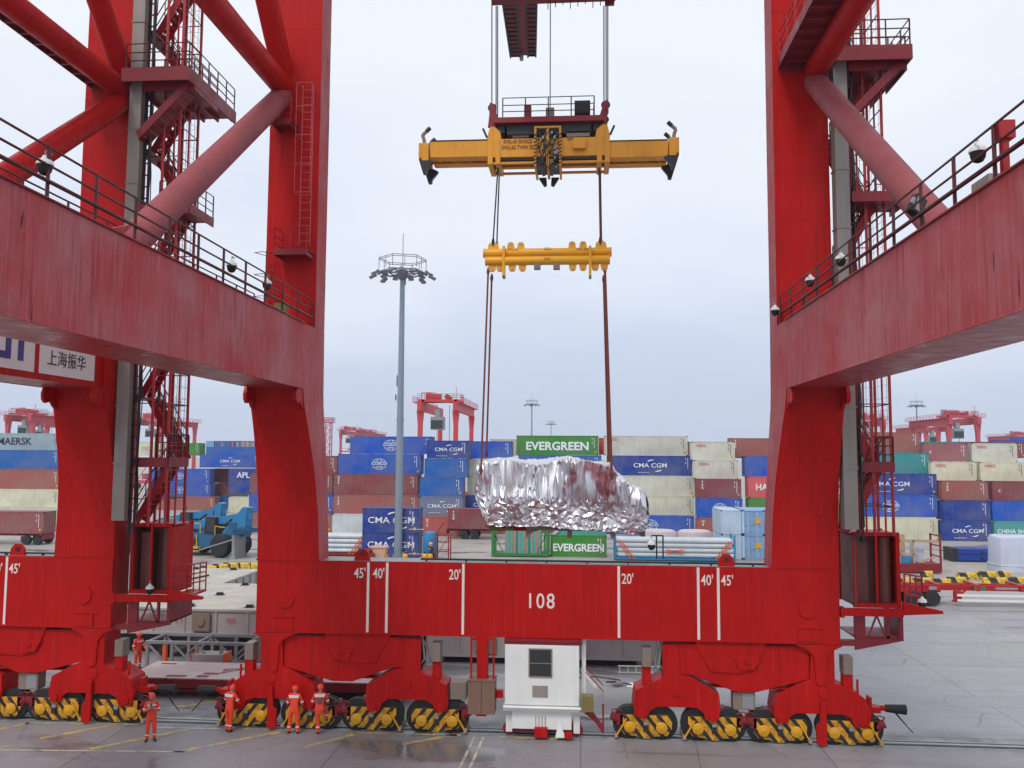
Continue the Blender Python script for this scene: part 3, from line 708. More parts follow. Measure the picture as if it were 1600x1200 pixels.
# caged ladder and little platforms on the left leg
b = MB(); xa, xb = -9.95, -9.5
for x in (xa, xb): b.tube((x,-.25,19.4),(x,-.25,26.2),.02,6)
z = 19.6
while z < 26.1: b.tube((xa,-.25,z),(xb,-.25,z),.014,5); z += .32
for zz in (21.5,22.7,23.9,25.1,26.1):
    b.path([(xa-.05,-.2,zz),(xa-.1,-.75,zz),(xb+.1,-.75,zz),(xb+.05,-.2,zz)], .015, 5)
for x in (xa-.1, xb+.1): b.tube((x,-.75,21.5),(x,-.75,26.1),.014,5)
b.build('caged_ladder', 'pink', CRA)
for (xa, xb, z) in ((-11.0,-10.2,24.4),(-10.75,-9.4,19.0)):
    b = MB(); b.bx(xa,xb,-.95,-.02,z,z+.06); b.bx(xa,xb,-1.0,-.95,z-.14,z+.1); b.bx(xb-.05,xb,-.95,-.02,z-.14,z+.1); b.bx(xa,xa+.05,-.95,-.02,z-.14,z+.1)
    pf = b.build('leg_platform', 'dkred', CRA)
    railing_mb([(xa,-.05,z),(xa,-.95,z),(xb,-.95,z)],1.0,.8,.018,post=.02).build('handrail', 'railred', pf)
b = MB(); z = 16.3
for x in (-11.3,-10.9): b.tube((x,-.3,16.2),(x,-.3,19.2),.018,5)
while z < 19.2: b.tube((-11.3,-.3,z),(-10.9,-.3,z),.014,5); z += .3
for zz in (17.2,18.1,19): b.path([(-11.35,-.25,zz),(-11.6,-.8,zz),(-11.2,-.95,zz),(-10.85,-.5,zz)], .014, 5)
b.build('caged_ladder', 'rail', CRA)
# cabin hung beneath the sill beam
CX0, CX1 = (atY(789,1050,YF-.2)-CRA.location).x, (atY(905,1050,YF-.2)-CRA.location).x
def sz(y): return (atY(850,y,YF-.2)).z
b = MB(); b.bx(CX0,CX1,-.25,2.0,sz(1102),sz(1008))
cab = b.build('cabin', ['cabin'], CRA, bevel=.02)
b = MB(); b.bx(CX0-.03,CX1+.12,-.2,1.6,sz(1007),ZS0-.01); b.bx(CX0-.03,CX1+.12,-.24,-.2,sz(1003),sz(1001)); b.build('hanger_frame', 'dkred', CRA)
wx0, wx1 = (atY(828,1030,YF-.2)-CRA.location).x, (atY(861,1030,YF-.2)-CRA.location).x
b = MB(); b.bx(wx0,wx1,-.262,-.252,sz(1056),sz(1015))
win = b.build('window', 'glass', cab)
b = MB()
for r in ((wx0-.05,wx1+.05,sz(1015),sz(1015)+.05),(wx0-.05,wx1+.05,sz(1056)-.05,sz(1056)),(wx0-.05,wx0,sz(1056),sz(1015)),(wx1,wx1+.05,sz(1056),sz(1015)),(wx0,wx1,sz(1036)-.015,sz(1036)+.015)): b.bx(r[0],r[1],-.285,-.25,r[2],r[3])
b.build('window_frame', 'boxgrey', cab)
b = MB(); b.bx((atY(832,1080,YF-.2)-CRA.location).x,(atY(856,1080,YF-.2)-CRA.location).x,-.27,-.25,sz(1089),sz(1071))
for i in range(6): pass
b.build('vent_panel', 'duct', cab)
b = MB(); b.bx(CX0-.05,CX1+.02,-.27,1.9,sz(1111),sz(1103)); b.bx(CX0+.28,CX1-.3,-.1,1.4,.36,sz(1111)); b.tube((CX0-.05,-.33,sz(1105)),(CX1+.1,-.33,sz(1105)),.05,8)
ch = b.build('undercarriage', ['cabin'], CRA)
b = MB(); b.lathe([(.08,-.1),(.2,-.1),(.25,-.05),(.25,.05),(.2,.1),(.08,.1)], (0,0,0), 20, 'y'); b.bx(-.12,.12,-.16,-.1,-.1,.55,1)
for x in (CX0+.15, CX1-.1): link('small_wheel', b.mesh('small_wheel', ['dkred','cabin']), ch, (x,.2,.29))
b = MB(); b.bx(CX0+.25,CX1-.2,.2,1,.16,.4); b.bx(CX0+1.15,CX0+1.65,-.3,.2,.1,.45,1)
for i in range(4): b.tube((CX0+1.2+i*.12,-.1,.4),(CX0+1.2+i*.12,-.1,.85),.012,5,mi=2)
b.add([(CX0+1.95,-.3,.12),(CX0+2.35,-.3,.12),(CX0+2.1,-.2,.75),(CX0+2.1,.1,.12)], [(0,1,2),(1,3,2),(0,2,3)], 3)
b.bx(CX0+2.3,CX0+2.6,-.32,-.1,.1,.3,1)
b.build('cable_guide', ['dkred','red','dark','white'], ch)
b = MB(); x = CX1
b.bx(x+.1,x+.26,.2,.36,.9,ZS0); b.bar((x+.1,.3,2.6),(x+.65,.3,1.9),.14)
for dz in (0,.18): b.bar((x+.25,-.1,2.55+dz*1.2),(x+.92,-.1,1.85+dz*1.2),.035,mi=1)
b.prism([(x+.2,1.0),(x+.55,.75),(x+.9,.25),(x+.95,.3),(x+.95,1.75),(x+.88,1.75),(x+.88,.6),(x+.5,1.1)], -.1, -.02, mi=1)
b.bx(x+.75,x+.95,-.2,.1,1.4,1.75,2)
b.build('access_ladder', ['white','dkred','steel'], cab)
b = MB(); b.bx(x+.08,x+.55,-.45,0,1.15,1.72); b.build('switch_box', 'olive', cab)
q0, q1 = (atY(732,1090,YF-.2)-CRA.location).x, (atY(773,1090,YF-.2)-CRA.location).x
b = MB(); b.bx(q0,q1,-.3,.5,sz(1118),sz(1066)); b.bx((q0+q1)/2-.01,(q0+q1)/2+.01,-.306,-.3,sz(1117),sz(1067),1); b.bx(q0-.02,q1+.02,-.33,.52,sz(1066),sz(1064))
hc = b.build('hanging_cabinet', ['brown','dark'], CRA, bevel=.01)
b = MB(); b.bx(q0+.3,q0+.72,-.1,.3,sz(1066),ZS0); b.bx(q0+.04,q0+.11,-.1,0,sz(1064),ZS0); b.bx(q1-.1,q1-.03,-.1,0,sz(1064),ZS0); b.bx(q0+.04,q1-.03,-.08,.05,ZS0-.12,ZS0-.04); b.bx(q0+.3,q0+.7,-.2,.3,sz(1122),sz(1118)); b.bx(q1,q1+.3,0,.2,sz(1095),sz(1083)); 
b.build('cabinet_hanger', 'red', hc)
# trolley underside and boom end of the front crane
def loc(x, y, Y): return atY(x, y, Y)-CRA.location
p, q = loc(768,3,40), loc(962,3,40)
b = MB(); b.bx(p.x,q.x,p.y-1.2,p.y+.3,p.z-.02,p.z+1.4); b.bx(p.x,p.x+.6,p.y-7,p.y-1.2,p.z,p.z+1.4); b.bx(q.x-.6,q.x,p.y-7,p.y-1.2,p.z,p.z+1.4); b.bx(q.x-.5,q.x-.05,p.y+.3,p.y+.5,p.z-.15,p.z+.6)
for i in range(9): b.bx(p.x+2.7+i*.36,p.x+2.74+i*.36,p.y+.2,p.y+.24,p.z-.35+.1*(i%3),p.z)
b.build('trolley_frame', 'dkred', CRA)
p, q, r_, t_ = loc(784,0,68), loc(840,0,68), loc(797,78,78), loc(838,78,78)
b = MB(); zt = p.z
secs = [[(p.x-1.2,-30,zt),(q.x+.8,-30,zt),(q.x+.8,-30,zt+2.5),(p.x-1.2,-30,zt+2.5)],[(p.x,p.y,zt),(q.x,q.y,zt),(q.x,q.y,zt+2.4),(p.x,p.y,zt+2.4)],[(r_.x,r_.y,zt+.0),(t_.x,t_.y,zt+.0),(t_.x,t_.y,zt+1.2),(r_.x,r_.y,zt+1.2)]]
b.loft(secs)
bm_ = b.build('boom_girder', 'dkred', CRA)
b = MB()
for i in range(14):
    f = i/13; a = Vector((p.x,p.y,zt-.06)).lerp(Vector((r_.x,r_.y,zt-.06)), f); c = Vector((q.x,q.y,zt-.06)).lerp(Vector((t_.x,t_.y,zt-.06)), f); b.bar(a, a.lerp(c,.38), .12, .1); b.bar(c, a.lerp(c,.68), .12, .1)
for f in (.02,.38,.68,.98): b.bar(Vector((p.x,p.y,zt-.1)).lerp(Vector((q.x,q.y,zt-.1)),f), Vector((r_.x,r_.y,zt-.1)).lerp(Vector((t_.x,t_.y,zt-.1)),f), .14, .3)
b.build('girder_bracing', 'dark', bm_)
b = MB(); c = loc(815,80,77.5); b.tube((c.x,c.y,zt+.1),(c.x,c.y,zt-.7),.18,8); b.build('floodlight', 'steel', bm_)

# ------------------------------------------------------------------ spreader with headblock, hanging on the hoist ropes
SY = 40.0
SC = atY(858,240,SY); SPR = thing('spreader', 'yellow container spreader hanging from the crane ropes under a red headblock', 'spreader', (SC.x, SY, SC.z))
def sl(x, y, dy=0): v = atY(x, y, SY); return (v.x-SC.x, dy, v.z-SC.z)
def sr(x0, x1, y0, y1): a = sl(x0, y0); c = sl(x1, y1); return a[0], c[0], a[2], c[2]
b = MB(); x0, x1, z0, z1 = sr(768,948,262,214); zm = sl(800,246)[2]
b.bx(x0,x1,-.05,.3,zm,z1); b.bx(x0,x1,1.4,1.75,zm,z1); b.bx(x0+.2,x1-.2,.31,1.39,zm+.3,z1-.1)
zc = sl(800,256)[2]
b.bx(x0,x1,.0,.16,zc,zc+.1); b.bx(x0,x1,1.5,1.66,zc,zc+.1); b.bx(x0+.1,x1-.1,.02,.24,zc+.18,zm-.06,1); b.bx(x0+.1,x1-.1,.3,1.4,zm+.1,zm+.16,1); b.tube((x0+.3,.1,zm-.1),(x0+2.1,.1,zm-.1),.07,8,mi=1); b.tube((x1-.3,.1,zm-.1),(x1-2.1,.1,zm-.1),.07,8,mi=1)
z0 = zc
for x in (768,780,936,948):
    c = sl(x,0)[0]; b.bx(c-.12,c+.12,-.08,1.78,z0-.02,z1+.02)
for xc in (774, 941):
    c = sl(xc,0)[0]; d = 1 if xc > 850 else -1
    zt = sl(770,203)[2]
    b.prism([(c-.35,z1),(c+.35,z1),(c+.28,zt-.1),(c+.1+d*.1,zt+.15),(c-.1+d*.1,zt+.15),(c-.28,zt-.1)], -.02, .2); b.prism([(c-.35,z1),(c+.35,z1),(c+.2,zt),(c-.2,zt)], 1.5, 1.7)
    b.bar((c+d*.35,0,z1+.1),(c+d*.55,0,z1+.55),.1,mi=1)
b.build('main_frame', ['yellow','dark'], SPR, bevel=.012)
for d, xa, xb in ((-1,672,768),(1,948,1044)):
    b = MB(); x0, x1, z0, z1 = sr(xa,xb,245,219)
    for y in (.0, .95): b.bx(x0,x1,y,y+.55,z0,z1); b.bx(x0,x1,y-.03,y+.58,z0-.05,z0-.002); b.bx(x0,x1,y-.03,y+.58,z1+.002,z1+.05,1)
    b.bx(x0,x1,.58,.92,z0+.1,z0+.16,1)
    for k in range(4): xx = x0+(x1-x0)*(k+.5)/4; b.bx(xx-.05,xx+.05,.55,.95,z0+.02,z1-.05)
    b.build('telescopic_arm', ['yellow','dark'], SPR, bevel=.012)
    xe = sl(665 if d < 0 else 1052,0)[0]
    b = MB(); b.bx(xe-.22,xe+.2,-.08,1.6,sl(660,248)[2],sl(660,224)[2]); b.bx(xe-.17-d*.1,xe+.17-d*.1,-.11,.3,sl(660,252)[2],sl(660,226)[2])
    eb = b.build('end_beam', ['yellow','dark'], SPR, bevel=.02)
    for y in (-.1, 1.35):
        b = MB(); za = sl(660,250)[2]; zb = sl(660,272)[2]
        b.prism([(xe+d*.2,za),(xe-d*.28,za),(xe-d*.5,za-.12),(xe-d*.2,zb+.18),(xe-d*.18,zb),(xe-d*.02,zb-.02),(xe+d*.02,zb+.1)], y, y+.24)
        b.build('corner_guide', 'dark', eb)
        b = MB(); zc = sl(660,228)[2]; 
        b.path([(xe-d*.05,y+.15,zc-.1),(xe-d*.02,y+.15,zc+.3),(xe+d*.06,y+.15,zc+.55),(xe-d*.12,y+.15,zc+.72)], .085, 8)
        b.path([(xe-d*.12,y+.15,zc+.72),(xe-d*.3,y+.15,zc+.9)], .1, 8, mi=1)
        b.build('flipper', ['boxgrey','dark'], eb)
b = MB(); x0, x1, z0, z1 = sr(835,877,262,200); zz = sl(850,275)[2]
b.bx(x0,x0+.1,-.25,1.9,z0,z1); b.bx(x1-.1,x1,-.25,1.9,z0,z1); b.bx(x0,x1,-.27,-.17,z1-.07,z1+.01); xm = (x0+x1)/2
b.bx(xm-.06,xm+.06,-.2,1.8,z0,z1); b.bx(x0+.1,xm-.06,0,1.7,z0+.2,z1-.4,1); b.bx(xm+.06,x1-.1,0,1.7,z0+.2,z1-.4,1)
for d in (-1, 1):
    for k in range(6): b.bx(xm+d*(.15+.12*(k%2)),xm+d*(.15+.12*(k%2))+.1,-.12-.03*k,0.1,z0+.1+.24*k,z0+.25+.24*k,2 if k%2 else 3)
    b.prism([(xm+d*.12,z0),(xm+d*.52,z0),(xm+d*.5,z0-.2),(xm+d*.28,z0-.25),(xm+d*.24,zz),(xm+d*.1,zz+.05)], -.2, .1, mi=1); b.prism([(xm+d*.12,z0),(xm+d*.5,z0),(xm+d*.24,zz),(xm+d*.1,zz+.05)], 1.5, 1.75, mi=1)
rr = random.Random(3)
for k in range(46):
    xx = rr.uniform(x0+.12, x1-.12); zz = rr.uniform(z0-.15, z1-.3); w1, h1 = rr.uniform(.04,.2), rr.uniform(.05,.22)
    if abs(xx-xm) > .08: b.bx(xx-w1/2,xx+w1/2,-.24+rr.uniform(0,.1),.05,zz,zz+h1,rr.choice((0,1,1,2,3,1)))
for k in range(8): b.path([(rr.uniform(x0+.1,x1-.1),-.2,z1-.2),(rr.uniform(x0+.1,x1-.1),-.24,(z0+z1)/2),(rr.uniform(x0+.1,x1-.1),-.2,z0)],.02,5,mi=1)
for k in range(9):
    for xq in (x0+.05,x1-.05): b.bar((xq-.05,-.262,z0+.1+k*.17),(xq+.05,-.262,z0+.18+k*.17),.004,.07,mi=1)
b.build('twin_lift_box', ['yellow','dark','steel','olive'], SPR)
b = MB(); a = sl(905,228); b.bx(a[0]-.3,a[0]+.3,-.28,-.002,a[2]-.2,a[2]+.2); b.build('drive_housing', 'yellow', SPR)
b = MB(); a = sl(905,207); b.bx(a[0]-.6,a[0]+.5,.1,1.2,a[2]-.15,a[2]+.1); b.build('hydraulic_unit', 'boxgrey', SPR)
b = MB(); a = sl(810,212); b.bx(a[0]-.3,a[0]+.5,.2,1,a[2],a[2]+.15); b.build('valve_box', 'boxgrey', SPR)
for t, x, y, sz_ in (('SWL-50 SINGLE',809,222,.27),('SWL-65 TWIN 20',809,231,.27),('041',892,218,.3)):
    a = sl(x,y); lettering(t, sz_, 'brownink', SPR, (a[0],-.064,a[2]), sx=.74, bold=.02)
b = MB(); x0, x1, z0, z1 = sr(772,944,194,181); zb = sl(850,208)[2]
b.bx(x0,x1,-.15,.2,z0,z1); b.bx(x0,x1,2.2,2.5,z0,z1); b.bx(x0+.05,x1-.05,.2,2.2,z1-.1,z1-.02); b.bx(x0+.6,x1-.6,.1,2.3,zb,z0,1); b.bx(x0+.1,x0+.5,.1,2.2,zb+.1,z0-.002,1); b.bx(x1-.5,x1-.1,.1,2.2,zb+.1,z0-.002,1)
hb = b.build('headblock', ['dkred','dark'], SPR, bevel=.015)
for d, xc in ((-1,770),(1,946)):
    c = sl(xc,0)[0]; b = MB()
    for y in (.1, 1.9):
        b = MB(); b.prism([(c-.2,z0-.1),(c+.25*-d+.1,z0-.1),(c-d*.28,z1+.1),(c-d*.08,z1+.75),(c+d*.12,z1+.85),(c+d*.14,z1+.2)], y, y+.14); b.lathe([(.08,0),(.2,0),(.22,.05),(.2,.1),(.08,.1)], (c,y+.02,z1+.6), 16, 'y', 1); b.build('sheave_block', ['dkred','dark'], hb)
b = railing_mb([(sl(787,0)[0],-.1,z1),(sl(928,0)[0],-.1,z1),(sl(928,0)[0],2.3,z1),(sl(787,0)[0],2.3,z1)], .95, 1.0, .022, rails=(1.,.62,.3), post=.03)
b.build('handrail', 'dark', hb)
b = MB(); a = sl(910,172); b.cb((a[0],.6,a[2]+.3),(.75,.6,.6)); a = sl(824,180); b.bx(a[0]-.17,a[0]+.17,.2,.5,a[2],a[2]+.6,1); a = sl(859,180); b.bx(a[0]-.2,a[0]+.2,.3,.7,a[2],a[2]+.5,2)
b.build('cable_basket', ['black','dkred','boxgrey'], hb)
for x in (767.5,772,774.5,944.5,948,950):
    a = sl(x,170); c = sl(x if x > 900 else x,2); y = .3 if x in (767.5,950) else 1.0
    b = MB(); b.tube((a[0],y,a[2]-.1),(c[0]*1.0,y,c[2]+.3),.03,6); b.build('hoist_rope', 'rope', SPR)
a = sl(859,170); b = MB(); b.tube((a[0],.5,a[2]-.1),(a[0],.5,sl(859,0)[2]+.5),.025,6); b.build('spreader_cable', 'rope', SPR)

# ------------------------------------------------------------------ lifting beam
LB = atY(856,398,SY+.8); BEAM = thing('lifting_beam', 'yellow double tube lifting beam with padeyes hanging below the spreader', 'lifting beam', LB)
def ll(x, y): v = atY(x, y, SY+.8); return v.x-LB.x, v.z-LB.z
for (ya, xa, xb, dy) in ((396,756,955,0),(410,760,952,-.25)):
    (x0, z0), (x1, _) = ll(xa, ya), ll(xb, ya)
    b = MB(); b.tube((x0,dy,z0),(x1,dy,z0),.215,20); b.tube((x0-.02,dy,z0),(x0+.05,dy,z0),.23,20); b.tube((x1-.05,dy,z0),(x1+.02,dy,z0),.23,20)
    tb = b.build('tube', 'yellow2', BEAM)
    b = MB(); up = 1 if ya == 396 else -1
    for px in ((771,798,814,894,911,939) if up > 0 else (770,782,801,817,895,911,930,944)):
        x = ll(px,ya)[0]; w = .16 if px not in (771,939) else .24
        for dd in (-.05,): b.prism([(x-w*1.2,z0+up*.1),(x+w*1.2,z0+up*.1),(x+w,z0+up*.42),(x+w*.55,z0+up*.52),(x-w*.55,z0+up*.52),(x-w,z0+up*.42)], dy+dd, dy+dd+.1)
        b.tube((x,dy-.07,z0+up*.42),(x,dy+.07,z0+up*.42),.055,10,mi=1)
    b.build('padeye', ['yellow2','steel'], tb)
b = MB()
for px in (788,922):
    x, z = ll(px,420); b.bx(x-.06,x+.06,-.5,.1,z-.42,z+1.0); b.bx(x-.06,x+.06,-.46,.0,z-.5,z-.42,1)
for px in (840,870):
    x, z = ll(px,418); b.bx(x-.15,x+.15,-.48,-.1,z-.15,z+.12,1); x, z = ll(px,402); b.bx(x-.15,x+.15,-.25,.25,z-.1,z+.08,1)
b.build('clamp', ['yellow2','boxgrey'], BEAM)
for t, px, py, dy in (('SWL 50T',802,391,-.222),('KDSL',856,390,-.222),('SWL 50T',910,391,-.222),('KDSL',856,408,-.472)):
    x, z = ll(px,py); lettering(t, .16, 'brownink', BEAM, (x,dy,z), sx=.9)
# slings
def sling(p, q, r, mat, label, group):
    b = MB(); p, q = Vector(p), Vector(q); c = (p+q)/2
    b.tube(p-c, q-c, r, 8)
    d = (q-p).normalized()
    for e, s_ in ((p-c, 1), (q-c, -1)):
        b.path([e, e+d*s_*.2+Vector((.05,0,0)), e+d*s_*.42, e+d*s_*.2-Vector((.05,0,0)), e], r*.8, 6, mi=1)
    o = b.build('lifting_sling', [mat, 'dark'], None, c); return tag(o, label, 'sling', group)
for x0, x1, y1, dy, mat, lab in ((778,770,382,0,'dark','near'),(780.5,776,386,1.6,'dark','far'),(936,938,380,0,'dkred','near'),(938,940,384,1.6,'dark','far')):
    p = atY(x0,262,SY+dy*.9+.15); q = atY(x1,y1+2,SY+.75+dy*.05); side = 'left' if x0 < 850 else 'right'
    sling(p, q, .035, mat, f'thin dark sling between spreader and yellow beam, {lab} strand at its {side} end', 'slings above the lifting beam')
M['sling'] = paint('rust_red_webbing', (.20, .045, .03, 1), .8)
for x0, y0, x1, y1, dy, lab in ((763,418,751.5,742,-2.15,'near'),(768.5,428,760,716,1.3,'far'),(945,415,956,750,-2.25,'near'),(943.5,430,951,722,1.3,'far')):
    side = 'left' if x0 < 850 else 'right'
    sling(atY(x0,y0,SY+.6), atY(x1,y1,SY+dy+.9), .06 if x0 > 850 else .045, 'sling', f'long rust red sling from yellow beam to silver cargo, {lab} strand at its {side} end', 'slings holding the wrapped cargo')

# ------------------------------------------------------------------ wrapped cargo
CC = atY(875,775,SY+1); CARGO = thing('wrapped_cargo', 'big machine wrapped in crumpled silver film hanging above the sill beam', 'cargo', CC)
def cl(x, y): v = atY(x, y, SY-.6); return v.x-CC.x, v.z-CC.z
TOP = [cl(*q) for q in ((734,770),(735,745),(741,728),(752,717),(790,716),(838,720),(862,718),(888,714),(912,719),(957,723),(966,738),(980,752),(1000,765),(1006,775),(1011,800))]
BOT = [cl(*q) for q in ((734,775),(737,790),(745,797),(750,808),(760,820),(780,822),(850,822),(900,828),(950,830),(985,834),(1008,832),(1012,812))]
def interp(pl, x):
    for a, c in zip(pl, pl[1:]):
        if a[0] <= x <= c[0] and c[0] > a[0]: return a[1]+(c[1]-a[1])*(x-a[0])/(c[0]-a[0])
    return pl[0][1] if x < pl[0][0] else pl[-1][1]
PEAKS = [cl(px_, 720)[0] for px_ in (756, 838, 888, 955)]
TOPs = sorted(TOP); BOTs = sorted(BOT)
xs0, xs1 = min(TOPs[0][0], BOTs[0][0]), max(TOPs[-1][0], BOTs[-1][0])
from mathutils.geometry import delaunay_2d_cdt
rng = random.Random(11)
LF, LT = 3.4, 3.0; LA = 2*LF+LT                 # developed width of the film: front, top, back
def film(x, q):
    """the smooth draped shape: x along the machine, q across from the front hem over the top to the back hem"""
    u = (x-xs0)/(xs1-xs0); zt, zb = interp(TOPs, x), interp(BOTs, x)
    end = min(1, (max(u,0)*9)**.5, (max(1-u,0)*11)**.5); hy = 1.75*(.35+.65*end); hgt = max(zt-zb, .25)
    if q < LF: t = q/LF; p = Vector((x, -hy*(1+.06*math.sin(t*3)-.1*t), zb+hgt*.95*t)); n = Vector((0,-1,.1))
    elif q <= LF+LT: t = (q-LF)/LT; a = math.pi*(1-t); p = Vector((x, hy*.9*math.cos(a), zb+hgt*(.95+.05*math.sin(a)))); n = Vector((0,.7*math.cos(a),.5))
    else: t = (LA-q)/LF; p = Vector((x, hy*(1+.06*math.sin(t*3)-.1*t), zb+hgt*.95*t)); n = Vector((0,1,.1))
    if u < .1: n.x -= .7
    if u > .92: n.x += .6
    return p, n
P2, D2 = [], []
def put(x, q, d):
    if xs0 <= x <= xs1 and 0 <= q <= LA: P2.append(Vector((x, q))); D2.append(d)
nc = 128
for c in range(nc+1):                            # pleats that fan out from the high points
    x0 = xs0+(xs1-xs0)*c/nc; pk = min(PEAKS, key=lambda k: abs(k-x0))
    par = 1 if c % 2 else -1; amp = rng.uniform(.012, .07)
    for h in (.08,.2,.32,.44,.62,.82,.97):   # height on the front and back faces
        if h < .5 and rng.random() < .25: continue
        for side in (0, 1):
            x = x0 if c in (0, nc) else pk+(x0-pk)*(1.46-.9*h)+rng.uniform(-.025,.025)+(h-.5)*.25*math.sin(c*.6)
            x = min(xs1, max(xs0, x)); q = LF*h+rng.uniform(-.12,.12)
            d = par*amp*(1.3-.7*abs(h-.55))+rng.uniform(-.035,.035)
            if h < .38: d = rng.uniform(-.06, .06)+par*amp*.5
            if noise.noise(Vector((x0*.9, h*2.5, 2))) > .18: d = rng.uniform(-.075, .075)
            put(x, q if side == 0 else LA-q, d)
    for t in (.1,.3,.5,.7,.9): put(x0, LF+LT*t+rng.uniform(-.1,.1), rng.uniform(-.05,.05)+par*amp*.3)
for k in range(1700):                             # small crumples, thickest low down
    h = rng.random()**1.3*.5; x = rng.uniform(xs0, xs1)
    put(x, LF*h if rng.random() < .7 else LA-LF*h, rng.uniform(-.055, .055))
for k in range(60):
    x = xs0+(xs1-xs0)*k/59
    for q in (0, LA): put(x, q, rng.uniform(-.05,.04))
for q in [LA*k/50 for k in range(1, 50)]:
    for x in (xs0, xs1): put(x, q, rng.uniform(-.06,.06))
def g1(q): return q if q < 1.3 else 1.3+(q-1.3)*.24
def gq(q): return g1(q) if q <= LA/2 else 2*g1(LA/2)-g1(LA-q)
def ginv(w):
    lo, hi = 0., LA
    for _ in range(40):
        mid_ = (lo+hi)/2
        if gq(mid_) < w: lo = mid_
        else: hi = mid_
    return (lo+hi)/2
v2, e2, f2, ov, _, _ = delaunay_2d_cdt([Vector((p_.x, gq(p_.y))) for p_ in P2], [], [], 0, 1e-6)
v2 = [Vector((p_.x, ginv(p_.y))) for p_ in v2]
vs = []
for i_, p_ in enumerate(v2):
    d = sum(D2[k] for k in ov[i_])/max(1, len(ov[i_])) if ov[i_] else 0
    p, n = film(p_.x, p_.y)
    edge_ = p_.y < .01 or p_.y > LA-.01
    vs.append(p+n*(d+.40*noise.noise(p*.62+Vector((3,9,2)))+.16*noise.noise(Vector((p.x*1.6,p.y,p.z*1.1))+Vector((1,4,2))))+Vector((0,0,rng.uniform(-.03,.03) if edge_ else rng.uniform(-.02,.02))))
fs = [tuple(f) for f in f2]
for xe, dx in ((xs0, -.12), (xs1, .1)):
    ring = sorted((p_.y, i_) for i_, p_ in enumerate(v2) if abs(p_.x-xe) < 1e-4); ring = [r[1] for r in ring]
    c = len(vs); vs.append(sum((vs[k] for k in ring), Vector())/len(ring)+Vector((dx,0,0)))
    fs += [(a, e_, c) for a, e_ in zip(ring, ring[1:])]
b = MB(); b.add(vs, fs); o = b.build('silver_film', 'foil', CARGO, smooth=True)
b = MB(); x0, z0 = cl(822,825); x1, _ = cl(1005,825)
for y in (-1.3, 1.3): b.bx(x0,x1,y-.1,y+.1,z0-.12,z0+.12)
for px in (828,890,955,1000): b.bx(cl(px,0)[0]-.1,cl(px,0)[0]+.1,-1.25,1.25,z0-.35,z0+.05); 
for px in (828,890,955): b.bx(cl(px,0)[0]-.1,cl(px,0)[0]+.1,-1.4,-1.2,z0-.45,z0-.1); b.bx(cl(px,0)[0]-.1,cl(px,0)[0]+.1,1.2,1.4,z0-.45,z0-.1)
b.build('skid_frame', 'boxgrey', CARGO)
b = MB(); x0, z0 = cl(757,825); x1, _ = cl(845,825)
for i in range(5): b.bar((x0+i*.5,-1.0+.1*i,z0),(x0+.5+i*.45,-1.2,z0+.7),.06,mi=0)
b.bx(x0+.3,x1-.2,-1.1,1.0,z0-.15,z0+.3,0); b.bx(x0+.1,x0+1.3,-1.3,1.1,z0-.12,z0+.02,1)
b.build('machine_base', ['red','olive'], CARGO)
# ------------------------------------------------------------------ containers
_ct = {}
def container_mesh(Ln, H):
    k = (round(Ln,1), round(H,1))
    if k in _ct: return _ct[k]
    b = MB(); hx, hy = Ln/2, 1.219; t = .12
    for sx in (-1, 1):
        for sy in (-1, 1):
            b.bx(*sorted((sx*hx, sx*(hx-t))), *sorted((sy*hy, sy*(hy-t))), .12, H-.12)
            for z in (0, H-.118): b.bx(*sorted((sx*(hx+.006), sx*(hx-.18))), *sorted((sy*(hy+.006), sy*(hy-.16))), z, z+.118, 1)
    for sy in (-1, 1):
        b.bx(-hx+t, hx-t, *sorted((sy*hy, sy*(hy-.06))), H-.10, H-.01); b.bx(-hx+t, hx-t, *sorted((sy*hy, sy*(hy-.06))), .02, .17)
        n = int((Ln-2*t)/.28); p = (Ln-2*t)/n; pr = []
        for i in range(n):
            x = -hx+t+i*p; pr += [(x,.012),(x+p*.26,.012),(x+p*.5,.05),(x+p*.76,.05)]
        pr.append((hx-t,.012))
        vs = [(x, sy*(hy-d), .17) for x, d in pr]+[(x, sy*(hy-d), H-.1) for x, d in pr]; m_ = len(pr)
        b.add(vs, [(i,i+1,m_+i+1,m_+i) for i in range(m_-1)])
    for sx in (-1, 1):
        b.bx(*sorted((sx*hx, sx*(hx-.06))), -hy+t, hy-t, H-.12, H-.01); b.bx(*sorted((sx*hx, sx*(hx-.06))), -hy+t, hy-t, .02, .17)
    n = 9; p = (2*hy-2*t)/n; pr = []
    for i in range(n):
        y = -hy+t+i*p; pr += [(y,.012),(y+p*.26,.012),(y+p*.5,.05),(y+p*.76,.05)]
    pr.append((hy-t,.012)); m_ = len(pr)
    b.add([(-hx+d, y, .17) for y, d in pr]+[(-hx+d, y, H-.12) for y, d in pr], [(i,i+1,m_+i+1,m_+i) for i in range(m_-1)])
    b.bx(-hx+.05, hx-.05, -hy+.05, hy-.05, H-.04, H-.02); b.bx(-hx+.1, hx-.1, -hy+.1, hy-.1, .1, .14, 1)
    _ct[k] = b.mesh('container', ['cont', 'dark']); return _ct[k]
